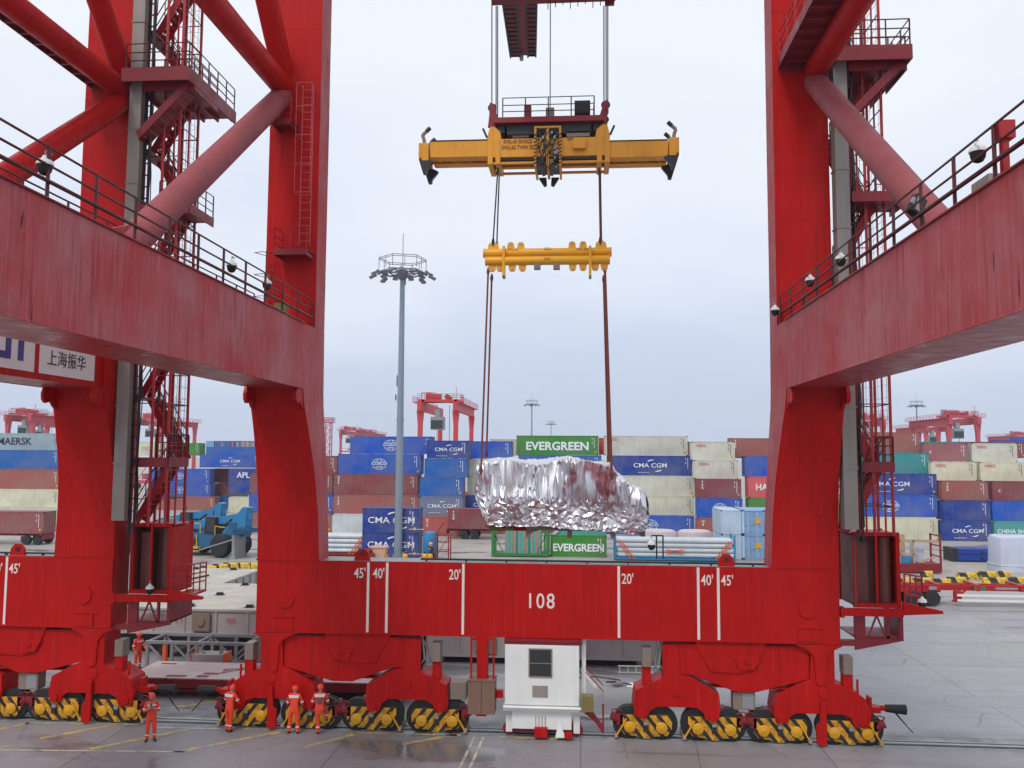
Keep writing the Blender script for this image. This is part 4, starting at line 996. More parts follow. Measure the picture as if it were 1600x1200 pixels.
def door_mesh(H):
    k = ('d', round(H,1))
    if k in _ct: return _ct[k]
    b = MB()
    for s in (-1, 1):
        b.bx(-.02, .02, *sorted((s*.01, s*1.09)), .18, H-.13)
        for z in (.25,.85,1.45,2.0): b.bx(.02, .032, *sorted((s*.08, s*1.03)), z, z+.32)
        for y in (.22,.78):
            b.tube((.07,s*y,.1),(.07,s*y,H-.06),.022,6,mi=1)
            for z in (.2,.95,H-.25): b.bx(.02,.09,s*y-.05,s*y+.05,z,z+.06,1)
            b.bx(.05,.09,*sorted((s*y,s*(y-.2))),1.05,1.1,1)
    _ct[k] = b.mesh('door', ['cont', 'steel']); return _ct[k]
def arc_mesh(name, arcs, mat, th):          # thin tapering arcs in the XZ plane: (cx,cz,rx,rz,a0,a1,w)
    b = MB()
    for cx, cz, rx, rz, a0, a1, w in arcs:
        n = 14; vs = []
        for i in range(n+1):
            a = rad(a0+(a1-a0)*i/n); ww = w*(.25+.75*math.sin(math.pi*min(1,(i/n)*.75+.0)) ) if th else w
            for s in (-1, 1): vs.append((cx+(rx+s*ww/2)*math.cos(a), 0, cz+(rz+s*ww/2)*math.sin(a)))
        b.add(vs, [(2*i,2*i+2,2*i+3,2*i+1) for i in range(n)])
    return b.mesh(name, [mat], smooth=False, fix=False)
SWOOSH = arc_mesh('swoosh', [(.25,.0,1.3,.92,86,132,.17),(.55,.0,1.3,.92,-94,-48,.17)], 'wletter', True)
GLOBE = arc_mesh('globe', [(0,0,.95,.6,20,160,.05),(0,0,.95,.6,200,340,.05),(0,0,.42,.6,30,150,.05),(0,0,.42,.6,210,330,.05),(0,.28,.7,.05,0,180,.04),(0,-.28,.7,.05,180,360,.04)], 'wletter', False)
def mark_cma(o, H, k=1., x=0., url=True):
    lettering('CMA CGM', .92*k, 'wletter', o, (x,-1.228,H*.5), bold=.006, sx=1.2)
    s = link('swoosh', SWOOSH, o, (x+.25*k,-1.226,H*.5)); s.scale = (k, 1, k*.95)
    if url: lettering('www.cma-cgm.com', .2, 'wletter', o, (x+(-1.0 if k < 1 else 2.7),-1.228,H*.16), bold=.02)
def mark_cosco(o, H, k=1., x=0.):
    lettering('COSCO', .6*k, 'wletter', o, (x,-1.228,H*.52), bold=.02, sx=1.15)
    lettering('SHIPPING', .2*k, 'wletter', o, (x,-1.228,H*.36), bold=.02)
    s = link('globe', GLOBE, o, (x,-1.226,H*.5)); s.scale = (1.15*k,1,1.35*k)
def mark_ever(o, H, k=1., x=0.): lettering('EVERGREEN', 1.78*k, 'wletter', o, (x,-1.228,H*.44), bold=.03, sx=1.05)
def mark_oocl(o, H, k=1., x=None, Ln=6): lettering('OOCL', .5*k, 'redink', o, (-Ln/2+1.35,-1.228,H-.55), bold=.02)
def vert(o, txt, x, z0, size, mat='wletter'):
    for i, c in enumerate(txt): lettering(c, size, mat, o, (x,-1.228,z0-i*size*.95), bold=.03)
def codes(o, Ln, H, mat='wletter', doors=True):
    b = MB(); rng = random.Random(int(Ln*100+H*10))
    for i in range(7): b.bx(Ln/2-.62-.05, Ln/2-.62+.05, -1.229, -1.226, H-.5-i*.22, H-.5-i*.22+.14)
    for i in range(2): b.bx(Ln/2-.95, Ln/2-.88, -1.229, -1.226, H-.6-i*.6, H-.3-i*.6)
    k = ('code', round(Ln,1), round(H,1), mat)
    if k not in _ct: _ct[k] = b.mesh('marking', [mat])
    link('marking', _ct[k], o)
    k = ('plate', round(Ln,1))
    if k not in _ct:
        b = MB(); b.bx(Ln/2-.55, Ln/2-.25, -1.23, -1.226, .32, .6); _ct[k] = b.mesh('sticker', ['yell'])
    if random.random() < .4: link('sticker', _ct[k], o)
def container(label, edge, px, yt, yb, Y, Ln, col, mark='', group='stacked shipping containers', base=None, rz=0, doors=True, k=1.):
    ym = (yt+yb)/2
    e = atY(px, ym, Y); xc = e.x+Ln/2 if edge == 'l' else e.x-Ln/2
    zt, zb = atY(px, yt, Y).z, atY(px, yb, Y).z
    H = 2.896 if zt-zb > 2.74 else 2.591
    z0 = base if base is not None else zt-H
    return place_container(label, xc, Y+1.22, z0, Ln, H, col, mark, group, rz, doors, k), z0+H
def place_container(label, xc, yc, z0, Ln, H, col, mark='', group='stacked shipping containers', rz=0, doors=True, k=1.):
    o = link('shipping_container', container_mesh(Ln, H), None, (xc, yc, z0), rz); tag(o, label, 'container', group)
    o.color = col
    if doors:
        d = link('door', door_mesh(H), o, (Ln/2-.07, 0, 0)); d.color = col
    mk = mark.split(':')
    if mk[0] == 'cma': mark_cma(o, H, k if Ln < 8 else 1.0*k, .1)
    elif mk[0] == 'cosco': mark_cosco(o, H, k)
    elif mk[0] == 'ever': mark_ever(o, H, k)
    elif mk[0] == 'oocl': mark_oocl(o, H, 1, None, Ln)
    elif mk[0] == 'v': vert(o, mk[1], -Ln/2+.75, H-.45, .42)
    elif mk[0] == 't': lettering(mk[1], float(mk[2]), mk[3], o, (float(mk[4]) if len(mk) > 4 else 0,-1.228,H*.5), bold=.02)
    codes(o, Ln, H, 'ink' if sum(col[:3]) > .9 else 'wletter')
    return o
NAVY = C(20,58,140); COB = C(18,82,178); BLU = C(20,95,170); MAR = C(128,62,66); BRN = C(150,84,78); WHT = C(196,196,184); BEI = C(205,203,178); GRN = C(48,132,40); TEAL = C(20,138,140); MAUVE = C(146,86,96); GREY = C(105,118,150); REDC = C(200,60,70); LBL = C(125,165,205); MGREY = C(150,168,178)
L4, L2 = 12.192, 6.058
# [edge, pixel, top, bottom, length, colour, marking, description]
stacks = [
 ('behind the light mast', 119.5, [
  ('l',519,805,836,L2,C(190,200,205),'t:C:1.3:blueletter:1.9','pale grey container with blue letter C, bottom row'),
  ('l',520.5,773,803,L4,BRN,'v:TEX','long pinkish brown container, second from bottom'),
  ('l',521,741,772,L4,MAR,'v:UES','long maroon container in the middle row'),
  ('l',528,710,740,L4,COB,'cosco','long blue container with globe logo, second from top'),
  ('l',547,682,709,L4,COB,'cosco','long blue container with globe logo, topmost')]),
 ('half hidden by crane left leg', 119.5, [
  ('r',519,805,836,L4,BRN,'','brown container in the bottom row'),
  ('r',520,773,803,L4,COB,'','bright blue container, second from bottom'),
  ('r',519.5,741,772,L4,MAR,'','maroon container in the middle row'),
  ('r',527,711,740,L4,MAR,'','maroon container on top')]),
 ('just right of the light mast', 117, [
  ('l',659,808,836,L2,C(170,85,80),'v:UTC','red brown container, bottom row'),
  ('l',655,781,808,L2,GREY,'cma','faded grey blue container with white lettering, second from bottom'),
  ('l',656,752,780,L2,BLU,'','mid blue container with faint globe logo, middle row'),
  ('l',663,724,751,L2,BLU,'','mid blue container with faint arc logo, second from top'),
  ('l',667,697,724,L2,NAVY,'cma','navy container with white lettering and swooshes, topmost')]),
 ('behind cargo left end', 121, [
  ('l',724,808,836,L2,MAR,'','maroon container, bottom row'),
  ('l',727,780,808,L2,NAVY,'cma','dark blue container with white letters peeping out, second from bottom'),
  ('l',730,752,780,L2,BEI,'','yellowish cream container, middle row'),
  ('l',732,724,752,L2,WHT,'','dirty white container, second from top'),
  ('l',736,697,724,L2,COB,'','plain blue container, topmost')]),
 ('behind cargo middle', 123.5, [
  ('l',805,808,838,L4,MAR,'','long maroon container, bottom row'),
  ('l',806,778,808,L4,BEI,'','long cream container, second from bottom'),
  ('l',808,745,778,L4,NAVY,'','long navy container, middle row'),
  ('l',810,712,745,L4,BLU,'','long blue container just under the green one'),
  ('l',807,683,712,L4,GRN,'ever','long green container with huge white lettering, topmost')]),
 ('right of the silver cargo', 123, [
  ('r',1085,811,842,L4,COB,'cosco','long blue container with globe logo, bottom row'),
  ('r',1085,781,811,L4,BEI,'','long cream container, second from bottom'),
  ('r',1085,748,781,L4,WHT,'','long dirty white container, middle row'),
  ('l',949,713,748,L4,NAVY,'cma','long navy container with white lettering, second from top'),
  ('l',944,683,713,L4,WHT,'oocl','long off white container with small red lettering, topmost')]),
 ('short stack left of right leg', 119.5, [
  ('l',1090,815,845,L2,BRN,'v:ME','reddish brown container, bottom row'),
  ('l',1090,786,815,L2,COB,'cosco','blue container with globe logo, second from bottom'),
  ('l',1089,755,786,L2,MAR,'v:TEX','maroon container with white code letters, middle row'),
  ('l',1085,727,755,L2,WHT,'oocl','dirty white container with faint red lettering, second from top'),
  ('l',1081,698,727,L2,WHT,'oocl','off white container with red lettering, topmost')]),
 ('cut by crane right leg', 121, [
  ('l',1171,808,838,L4,MAR,'','maroon container, bottom row'),
  ('l',1170,780,808,L4,GRN,'','green container, second from bottom'),
  ('l',1169,746,780,L4,C(214,82,88),'t:HAMBURG SÜD:1.2:wletter:-.9','coral red container with large white lettering, middle row'),
  ('l',1164,714,746,L4,COB,'','plain blue container, second from top'),
  ('l',1141,685,714,L4,BRN,'v:TEX','brown container with white code letters, topmost')]),
 ('right of the stair tower', 120.5, [
  ('r',1466,816,850,L4,BEI,'oocl','long cream container, bottom row'),
  ('r',1465,782,816,L4,COB,'cosco','long blue container with globe logo, second from bottom'),
  ('r',1464,749,782,L4,NAVY,'cma','long navy container with white lettering, middle row'),
  ('r',1452,716,749,L4,TEAL,'','long teal container, second from top'),
  ('r',1438,685,716,L4,BRN,'','long brown container, topmost')]),
 ('stack second from right edge', 119.5, [
  ('l',1474,822,850,L2,NAVY,'cma','navy container with white lettering, bottom row'),
  ('l',1474,792,822,L2,NAVY,'','navy container with a small orange label, second from bottom'),
  ('l',1472,761,792,L2,BRN,'v:TEX','pinkish brown container with vertical letters, middle row'),
  ('l',1455,730,761,L2,BEI,'oocl','cream container with faint red lettering, second from top'),
  ('l',1443,702,730,L2,MAUVE,'t:C:.5:wletter:-2.1','mauve container with one small white letter, topmost')]),
 ('at the right edge', 119.5, [
  ('l',1554,822,850,L2,C(70,150,150),'t:CHINA SHIPPING:.75:wletter:0.2','pale teal container with white lettering, bottom row'),
  ('l',1551,792,822,L2,COB,'','bright blue container, second from bottom'),
  ('l',1551,761,792,L2,MAR,'t:C:.5:wletter:-2.1','dark brown container, middle row'),
  ('l',1532,731,761,L2,BEI,'oocl','cream container with grey patch and red lettering, second from top'),
  ('l',1519,702,731,L2,WHT,'oocl','off white container with red lettering, topmost')]),
 ('at the far left edge', 121, [
  ('r',93,797,828,L4,WHT,'','dirty white container, bottom row'),
  ('r',93,768,797,L4,BEI,'','cream container, second from bottom'),
  ('r',93,738,768,L4,BRN,'','pinkish brown container, middle row'),
  ('r',93,709,738,L4,BLU,'','bright blue container, second from top'),
  ('r',93,684,709,L4,MGREY,'t:MAERSK:1.5:ink:-1.2','pale grey container with dark lettering, topmost')]),
]
for where, Yb, items in stacks:
    z = 0.
    for lvl, (e, px, yt, yb, Ln, col, mk, desc) in enumerate(items):
        Yl = Yb+1.55*lvl
        o, z = container(f'{desc}, {where}', e, px, yt, yb, Yl, Ln, col, mk, base=z, k=.78 if Ln < 8 else .95)
        zt = atY(px, yt, Yl).z
# stacks seen between the two cranes
mid = [('l',240,775,797,163,L4,BRN,'','pinkish brown container on the ground under two blue ones, between the cranes',0.),
 ('l',234,755,775,164.5,L4,COB,'cosco','lower of two long blue containers with globe logos between the cranes',None),
 ('l',234,732,754,166,L4,COB,'cosco','upper of two long blue containers with globe logos between the cranes',None),
 ('l',335,777,798,169,L2,BLU,'','blue container end on the ground beside cream one between the cranes',0.),
 ('l',335,755,776,170,L2,MAR,'','maroon container end, lower of two beside blue globe containers',None),
 ('l',335,732,754,171,L2,MAR,'','maroon container end, upper of two beside blue globe containers',None),
 ('l',357,768,797,158,L4,BEI,'','cream container on the ground left of the front crane left leg',0.),
 ('l',357,750,769,159.5,L4,NAVY,'cma','navy container with swoosh logo left of the front crane left leg',None),
 ('l',357,732,751,161,L4,NAVY,'t:APL:1.5:wletter:-3.2','navy container with three big white letters by the crane leg',None),
 ('l',312,710,731,167,L4,COB,'cma','blue container with white lettering in the upper rows between cranes',None),
 ('l',322,698,711,169,L4,BLU,'','plain blue container topmost between the cranes',None),
 ('l',205,690,713,172,L2,BEI,'t:CSC:.9:steel:0','cream container with faded letters behind the left stair tower',None),
 ('l',268,692,709,172,L2,GRN,'','small patch of green container behind the left stair tower',None)]
for e, px, yt, yb, Y, Ln, col, mk, lab, base in mid:
    container(lab, e, px, yt, yb, Y, Ln, col, mk, base=base, k=.8)
for i, (px, col, nm) in enumerate(((322,LBL,'pale blue'),(334,NAVY,'navy'),(346,WHT,'white'),(358,MAUVE,'mauve'),(370,C(120,160,190),'dusty blue'))):
    o, _ = container(f'{nm} container in the far row peeping over the blue stack between the cranes', 'l', px, 689, 712, 186, L2, col, '', 'far container row between the cranes')
far = [('l',766,686,712,134,L4,WHT,'oocl','off white container with red lettering peeping out left of the green one'),
 ('l',936,684,712,133,L2,REDC,'','narrow red container end between green and off white containers'),
 ('l',1075,690,716,138,L4,MAR,'','dark red container roof line behind the off white stack'),
 ('l',1437,690,714,143,L2,TEAL,'','teal container in the far row at right'),
 ('l',1478,690,714,144,L4,MAR,'','long maroon container in the far row at right'),
 ('l',1557,687,714,146,L4,COB,'','blue container in the far row at the right edge'),
 ('l',1590,683,714,148,L4,BLU,'','lighter blue container at the very right edge of the far row')]
for e, px, yt, yb, Y, Ln, col, mk, lab in far: container(lab, e, px, yt, yb, Y, Ln, col, mk)
# nearer containers
e = atY(566, 838, 92); z = 0
for lab in ('navy container on the ground beside the light mast, lower of a pair','navy container beside the light mast, upper of a pair'):
    o = place_container(lab, e.x+L2/2, 93.2, z, L2, 2.591, NAVY, 'cma', 'pair of navy containers', 0, True, 1.); z += 2.591
for i, px in enumerate((1127,1158,1195)):
    e = atY(px, 846, 95)
    for lv in (0, 1):
        nm = ('plain end wall', 'doors and orange label', 'doors half hidden by the crane leg')[i]
        o = place_container(f'light blue container end on with {nm}, {("lower","upper")[lv]} one', e.x+1.22, 98, lv*2.6, L2, 2.591, LBL if i else C(175,195,215), '', 'light blue containers end on', rad(-90 if i else 90), i > 0)
        if i:
            b = MB(); b.bx(3.03,3.05,.25,.85,1.2,1.75); b.build('warning_label', 'yell', o)
e = atY(860, 858, 95)
# open top box with teal sheet
o = place_container('green open top container with white lettering under the cargo', e.x+L2/2, 96.2, 0, L2, 2.3, GRN, '', 'green boxes under the cargo')
lettering('EVERGREEN', 1.1, 'wletter', o, (0,-1.228,.95), bold=.03, sx=.95)
b = MB()
n = 12
pr = [(-L2/2+.1,2.28),(-L2/2+.5,2.75),(-2.2,2.9),(-1.4,3.25),(-.2,3.3),(1.5,3.22),(2.4,2.95),(2.75,2.6),(L2/2-.1,2.28)]
b.prism(pr, -1.15, 1.15, 'y'); c = b.build('sheet_cover', 'tealcov', None, (e.x+L2/2, 96.2, .02)); tag(c, 'teal sheet stretched over the load in the green open top container', 'tarpaulin')
b = MB(); b.prism([(-2.9,2.32),(-2.6,2.7),(-1.7,3.28),(-.9,3.3),(-1.9,2.9),(-2.5,2.35)], -1.3, -1.16, 'y'); b.build('pink_flap', 'pinkwrap', c)
# green flat rack with strapped crates
p0 = atZ(765, 873); p1 = atZ(857, 873); yy = 94.0
fr = thing('flat_rack', 'green flat rack frame left of the green open top container', 'flat rack', ((p0.x+p1.x)/2, yy+1.2, 0))
w = (p1.x-p0.x)/2
b = MB(); b.bx(-w,w,-1.2,1.2,.1,.4); b.build('base', 'green', fr)
for sx in (-1, 1):
    b = MB(); x = sx*(w-.15)
    for y in (-1.1, 1.1): b.bx(x-.15,x+.15,y-.13,y+.13,.4,2.9)
    for z in (.6,1.6,2.75): b.bx(x-.1,x+.1,-.95,.95,z,z+.18)
    b.bx(x-sx*.3-.1,x-sx*.3+.1,-1.15,-1.0,.4,2.9); b.bar((x,-1.1,2.7),(x-sx*1.1,-1.1,.5),.1)
    b.build('end_frame', 'green', fr)
for i in range(3):
    x = (atY(790,850,yy).x-fr.location.x)+fr.location.x+i*1.32+.55
    b = MB(); b.bx(-.62,.62,-1.0,1.0,0,2.45-.1*(i == 2)); 
    for q in (-.42,.05,.4): b.bx(q,q+.09,-1.03,1.03,-.0,2.5-.1*(i == 2),1)
    c = b.build('strapped_crate', ['tealcov','orange'], None, (x, yy+1.1, .4)); tag(c, ('left','middle','right')[i]+' teal crate with orange straps on the green flat rack', 'crate', 'strapped crates')
b = MB(); b.bx(-1.3,1.3,-.9,.9,0,.5); 
for q in (-1.1,-.5,0,.6): b.bx(q,q+.12,-.95,.95,-.0,.55,1)
c = b.build('sheeted_bundle', ['tealcov','orange'], None, (atY(820,828,yy).x, yy+1.1, 2.85)); tag(c, 'teal sheeted bundle with orange straps on top of the strapped crates', 'bundle')

# pipes on bolsters
def pipe_stack(x0, x1, Y, n, rows, label, labp):
    t = thing('pipe_cradle', label, 'cradle', ((x0+x1)/2, Y, 0)); w = (x1-x0)/2
    b = MB(); b.bx(-w,w,-1.2,1.2,.1,.35)
    for sx in (-1,1):
        b.bx(*sorted((sx*w,sx*(w-.18))),-1.2,-1.05,.35,2.75); b.bx(*sorted((sx*w,sx*(w-.18))),1.05,1.2,.35,2.75); b.bx(*sorted((sx*w,sx*(w-.15))),-1.05,1.05,1.5,1.7)
    b.build('frame', 'blue' if x0 > 0 else 'dkred', t)
    b = MB()
    for sx in (-1, 1): 
        b.bar((sx*(w-.4),-1.25,2.1),(sx*(w-1.7),-1.25,.2),.1); b.bar((sx*(w-.7),-1.25,2.1),(sx*(w-2.1),-1.25,.2),.1)
    b.bar((-.9,-1.25,.9),(.9,-1.25,1.2),.1); b.bar((-.9,-1.25,1.2),(.9,-1.25,.9),.1)
    b.build('strap', 'orange', t)
    me = MB(); r = .235; me.lathe([(r,-w+.25),(r,w-.25),(r*.86,w-.25),(r*.86,-w+.25)], n=14, axis='x'); pm = me.mesh('pipe', ['silverpipe'])
    for k in range(rows):
        for j in range(n):
            o = link('pipe', pm, None, ((x0+x1)/2+random.uniform(-.15,.15), Y-.85+j*.56, .35+.25+k*.50)); tag(o, labp, 'pipe', 'pipes in a cradle '+('right' if x0 > 0 else 'left'))
pipe_stack(atZ(960,876).x, atZ(1146,876).x, 93.5, 4, 4, 'blue cradle holding white pipes right of the green container', 'white pipe in the blue cradle right of the green containers')
pipe_stack(atZ(383,876).x, atZ(562,876).x, 93.5, 4, 4, 'oxide red cradle holding white pipes behind the front crane left leg', 'white pipe in the red cradle behind the front crane left leg')
# wrapped coils
for i, px in enumerate((1030,1085)):
    p = atY(px, 838, 104); b = MB(); b.lathe([(.2,-1.9),(1.9,-1.9),(2.0,-1.7),(2.0,0),(1.9,.25),(1.2,.3),(.3,.1)], n=28)
    for k in range(28): a = k*math.pi/14; b.bx(1.99*math.cos(a)-.03,1.99*math.cos(a)+.03,1.99*math.sin(a)-.03,1.99*math.sin(a)+.03,-1.6,.1,1)
    o = b.build('wrapped_coil', ['pinkwrap','white'], None, (p.x, 104, 1.9)); tag(o, ('left','right')[i]+' pale pink wrapped coil behind the white pipes', 'coil', 'wrapped coils')
    b = MB(); b.path([(1.6*math.cos(a*.2),1.6*math.sin(a*.2),.3) for a in range(32)], .06); b.build('top_band', 'white', o)

# ------------------------------------------------------------------ light masts
def mast(px, py, Hh, Y, label):
    p = atY(px, py, Y); t = thing('light_mast', label, 'light mast', (p.x, Y, 0), group='high light masts')
    b = MB(); b.tube((0,0,0),(0,0,Hh*.48),.44,16,.37); b.tube((0,0,Hh*.48),(0,0,Hh),.36,16,.26); b.tube((0,0,0),(0,0,.4),.6,16); b.tube((0,0,Hh*.48-.1),(0,0,Hh*.48+.2),.40,16)
    b.build('pole', 'mast', t)
    b = MB(); b.tube((0,0,Hh),(0,0,Hh+4.6),.035,6); b.bx(-.5,-.38,-.4,-.3,Hh*.55,Hh*.57); b.bx(-.45,-.38,-.1,.1,Hh*.6,Hh*.64)
    b.build('lightning_rod', 'dark', t)
    b = MB(); R_ = 2.55
    ring = [(R_*math.cos(i*math.pi/3+.3), R_*math.sin(i*math.pi/3+.3), Hh+.25) for i in range(7)]
    b = railing_mb([Vector(q)+Vector((0,0,.3)) for q in ring], 1.25, 1.3, .035, rails=(1.,.85), post=.035)
    b.build('handrail', 'mastlamp', t)
    b = MB()
    for q, q2 in zip(ring, ring[1:]): b.bar(q, q2, .14); b.bar((0,0,Hh+.2), q, .12); b.bar(Vector(q)*.55+Vector((0,0,Hh*.45)), Vector(q2)*.55+Vector((0,0,Hh*.45)), .1)
    b.lathe([(.4,-.5),(.6,0),(.6,.5),(.3,.6)], (0,0,Hh), 12)
    b.build('lamp_ring', 'mastlamp', t)
    for i in range(18):
        a = i*2*math.pi/18; R2 = R_+.75 if i % 2 else R_-.2
        b = MB(); b.cb((0,0,0),(.75,.55,.2),ry=.35); b.cb((.0,0,-.08),(.6,.45,.14),ry=.35,mi=1); b.cb((-.35,0,.1),(.25,.2,.35))
        o = b.build('floodlight', ['mastlamp','steel'], t, (R2*math.cos(a),R2*math.sin(a),Hh+.15-.25*(i%2))); o.rotation_euler = (0,.15,a)
    return t
MS = mast(623, 800, 30.3, 91.5, 'tall grey light mast with round lamp ring, nearest, right of the left leg')
for (px, py, Y, lab) in ((831,636,330,'slim light mast above the stacks near the green container'),(861,665,520,'smallest distant light mast beside the taller far one'),(1432,638,315,'distant light mast behind the pink yard crane at right'),(275,637,330,'distant light mast seen through the left stair tower')):
    p = atY(px, py, Y); k = (p.z)/29.5
    o = dup(MS, (p.x, Y, 0), random.random(), lab, 'high light masts'); o.scale = (k*.9, k*.9, k)

# ------------------------------------------------------------------ rubber tyred yard cranes
def rtg(loc, label, mat):
    t = thing('yard_gantry_crane', label, 'yard crane', loc, group='rubber tyred yard cranes'); w, d, h = 7.2, 25., 21.2
    for sx in (0, 1):
        for sy in (0, 1):
            x, y = sx*w, sy*d
            b = MB(); b.bx(x-.43,x+.43,y-.55,y+.55,2.4,h-1.5); b.prism([(x-.44,h-4),(x+.44,h-4),(x+.7,h-1.5),(x-.7,h-1.5)],y-.57,y+.57); b.build('leg', mat, t)
    for sy in (0, 1):
        b = MB(); b.bx(-1,w+1,sy*d-.6,sy*d+.6,1.5,2.6); b.bx(0.55,w-.55,sy*d-.3,sy*d+.3,h-9.2,h-8.6); 
        b.path([(.5,sy*d+.3,h-7.6),(w-.5,sy*d+.3,h-7.6)],.06); b.bar((w*.1,sy*d+.5,3),(w-.5,sy*d+.5,h-9),.18)
        b.build('cross_tie', mat, t)
        for x in (-.4,1.2,w-1.2,w+.4):
            b = MB(); b.lathe([(.2,-.3),(.72,-.3),(.8,-.2),(.8,.2),(.72,.3),(.2,.3)], (x,sy*d,.8), 16, 'y'); b.build('wheel', 'tread', t)
    for sx in (0, 1):
        b = MB(); x = sx*w; b.bx(x-.42,x+.42,-1.5,d+1.5,h-1.5,h+.3); b.bx(*sorted((x+(sx*2-1)*.5,x+(sx*2-1)*1.3)),-2,d+2,h+.1,h+.2); 
        railing_mb([(x+(sx*2-1)*1.25,-2,h+.2),(x+(sx*2-1)*1.25,d+2,h+.2)],1.1,2.2,.05,post=.05,b=b); b.build('girder', mat, t)
    b = MB(); b.bx(-.8,w+.8,1,1.5,h+.4,h+.9); b.bx(-.8,w+.8,5,5.5,h+.4,h+.9); b.bx(0,.5,1,5.5,h+.4,h+.9); b.bx(w-.5,w,1,5.5,h+.4,h+.9); b.bx(.8,w-3.6,1.6,4.5,h+.9,h+2.1); b.tube((w-2,1.2,h+1.4),(w-2,4.8,h+1.4),.55,12); b.bx(.2,1.4,4.6,5.4,h+.9,h+2.6,1); b.bx(w-.2,w-.1,1,1.1,h+.9,h+3.4)
    b.path([(.0,1.0,h+.9),(.0,1.0,h+2.2),(w*.4,1,h+2.2)],.08); railing_mb([(-.8,1,h+.9),(w+.8,1,h+.9),(w+.8,5.5,h+.9)],1.1,1.5,.05,b=b,post=.05); b.build('trolley', [mat,'steel'], t)
    b = MB(); b.bx(1.8,4.4,1.5,4.2,h-5.2,h-2.6); b.bx(1.9,4.3,1.42,1.5,h-5,h-3.3,1); b.bx(2.6,3.6,2,3.6,h-2.6,h-1); b.build('operator_cab', ['steel','glass'], t)
    b = MB(); b.bx(2,5.5,4.6,6.6,h-8.2,h-7.8); b.tube((2.6,5,h-7.8),(2.6,5,h),.06,6); b.tube((5,6,h-7.8),(5,6,h),.06,6); b.build('spreader', 'dark', t)
    b = MB(); b.bx(-1.6,-.6,7,11,2.6,4.4); b.build('power_pack', mat, t)
    return t
Y = 172; RT = rtg(((atY(657,640,Y)).x, Y, 0), 'bright red yard crane standing right of the light mast behind the stacks', 'rtgred')
Y = 235; p = atY(1482,650,Y); RP = rtg((p.x, Y, 0), 'hazy pink yard crane above the stacks at right', 'hazered')
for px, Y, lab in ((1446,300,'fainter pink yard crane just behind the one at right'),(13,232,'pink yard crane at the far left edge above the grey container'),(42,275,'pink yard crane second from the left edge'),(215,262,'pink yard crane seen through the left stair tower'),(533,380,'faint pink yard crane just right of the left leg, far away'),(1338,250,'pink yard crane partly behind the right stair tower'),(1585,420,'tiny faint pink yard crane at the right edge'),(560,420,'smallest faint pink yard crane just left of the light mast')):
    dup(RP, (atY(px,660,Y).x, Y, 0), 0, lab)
# light lattice tower at the left leg
p = atY(512, 690, 240); t = thing('lattice_tower', 'slim pink lattice tower just right of the front crane left leg', 'tower', (p.x, 240, 0))
b = MB(); 
for sx in (-1,1):
    for sy in (-1,1): b.bx(sx*.9-.12,sx*.9+.12,sy*.9-.12,sy*.9+.12,0,20)
for i in range(10):
    for sy in (-1,1): b.bar((-.9,sy*.9,i*2),(.9,sy*.9,i*2+2),.14)
    b.bar((-.9,-.9,i*2+2),(.9,-.9,i*2+2),.14)
b.build('frame', 'hazered', t); b = railing_mb([(-1.6,-1.2,20),(1.6,-1.2,20),(1.6,1.2,20),(-1.6,1.2,20)],1.2,1,.07,post=.07); b.bx(-1.6,1.6,-1.2,1.2,19.8,20); b.build('platform', 'hazered', t)
# ------------------------------------------------------------------ vehicles and yard clutter
def tyre(b, c, r=.52, w=.3, mi=0, hub=1):
    b.lathe([(r*.55,-w/2),(r*.92,-w/2),(r,-w*.3),(r,w*.3),(r*.92,w/2),(r*.55,w/2)], c, 20, 'y', mi)
    b.lathe([(.05,-w*.35),(r*.55,-w*.3),(r*.55,w*.3),(.05,w*.35)], c, 14, 'y', hub)
def wheel_part(parent, x, y, z, r=.52, w=.32, rim='dark'):
    k = ('w', r, w, rim)
    if k not in _ct: b = MB(); tyre(b, (0,0,0), r, w); _ct[k] = b.mesh('wheel', ['tread', rim])
    return link('wheel', _ct[k], parent, (x, y, z))
# trailer with brown container, left of the cargo
e = atY(700,820,113); Yt = 113
tr = thing('container_trailer', 'dark skeletal trailer carrying a short brown container left of the cargo', 'trailer', (e.x+3.0, Yt+1.2, 0))
b = MB(); b.bx(-3.2,5.5,-.5,-.3,1.0,1.3); b.bx(-3.2,5.5,.3,.5,1.0,1.3)
for x in (-3,0,3,5): b.bx(x-.12,x+.12,-1.2,1.2,1.15,1.3)
b.bx(-3.25,-3.15,-1.2,1.2,.6,1.2); b.build('chassis', 'dkred', tr)
for x in (-.9,.5): 
    for y in (-1.0,1.0): wheel_part(tr, x, y, .55, .55, .5)
place_container('short brown container riding on a trailer left of the silver cargo', e.x+3.0, Yt+1.2, 1.31, L2, 2.591, MAR, 'v:TEX', 'containers on trailers')
# trailer at the far left
e = atZ(60,850); tl = thing('container_trailer', 'skeletal trailer at the far left edge carrying a long brown container', 'trailer', (e.x-5, e.y, 0))
b = MB(); b.bx(-6,6.2,-.5,-.3,1.0,1.3); b.bx(-6,6.2,.3,.5,1.0,1.3)
for x in (-5,-1,3,6): b.bx(x-.12,x+.12,-1.2,1.2,1.15,1.3)
b.bx(6.15,6.25,-1.2,1.2,.6,1.2); b.bx(3.4,3.7,-1.0,-.8,.3,1.0); b.build('chassis', 'dkred', tl)
for x in (4.2,5.6):
    for y in (-1.0,1.0): wheel_part(tl, x, y, .55, .55, .5)
place_container('long brown container riding on a trailer at the far left edge', e.x-4.8, e.y, 1.31, L4, 2.591, C(140,72,74), '', 'containers on trailers')
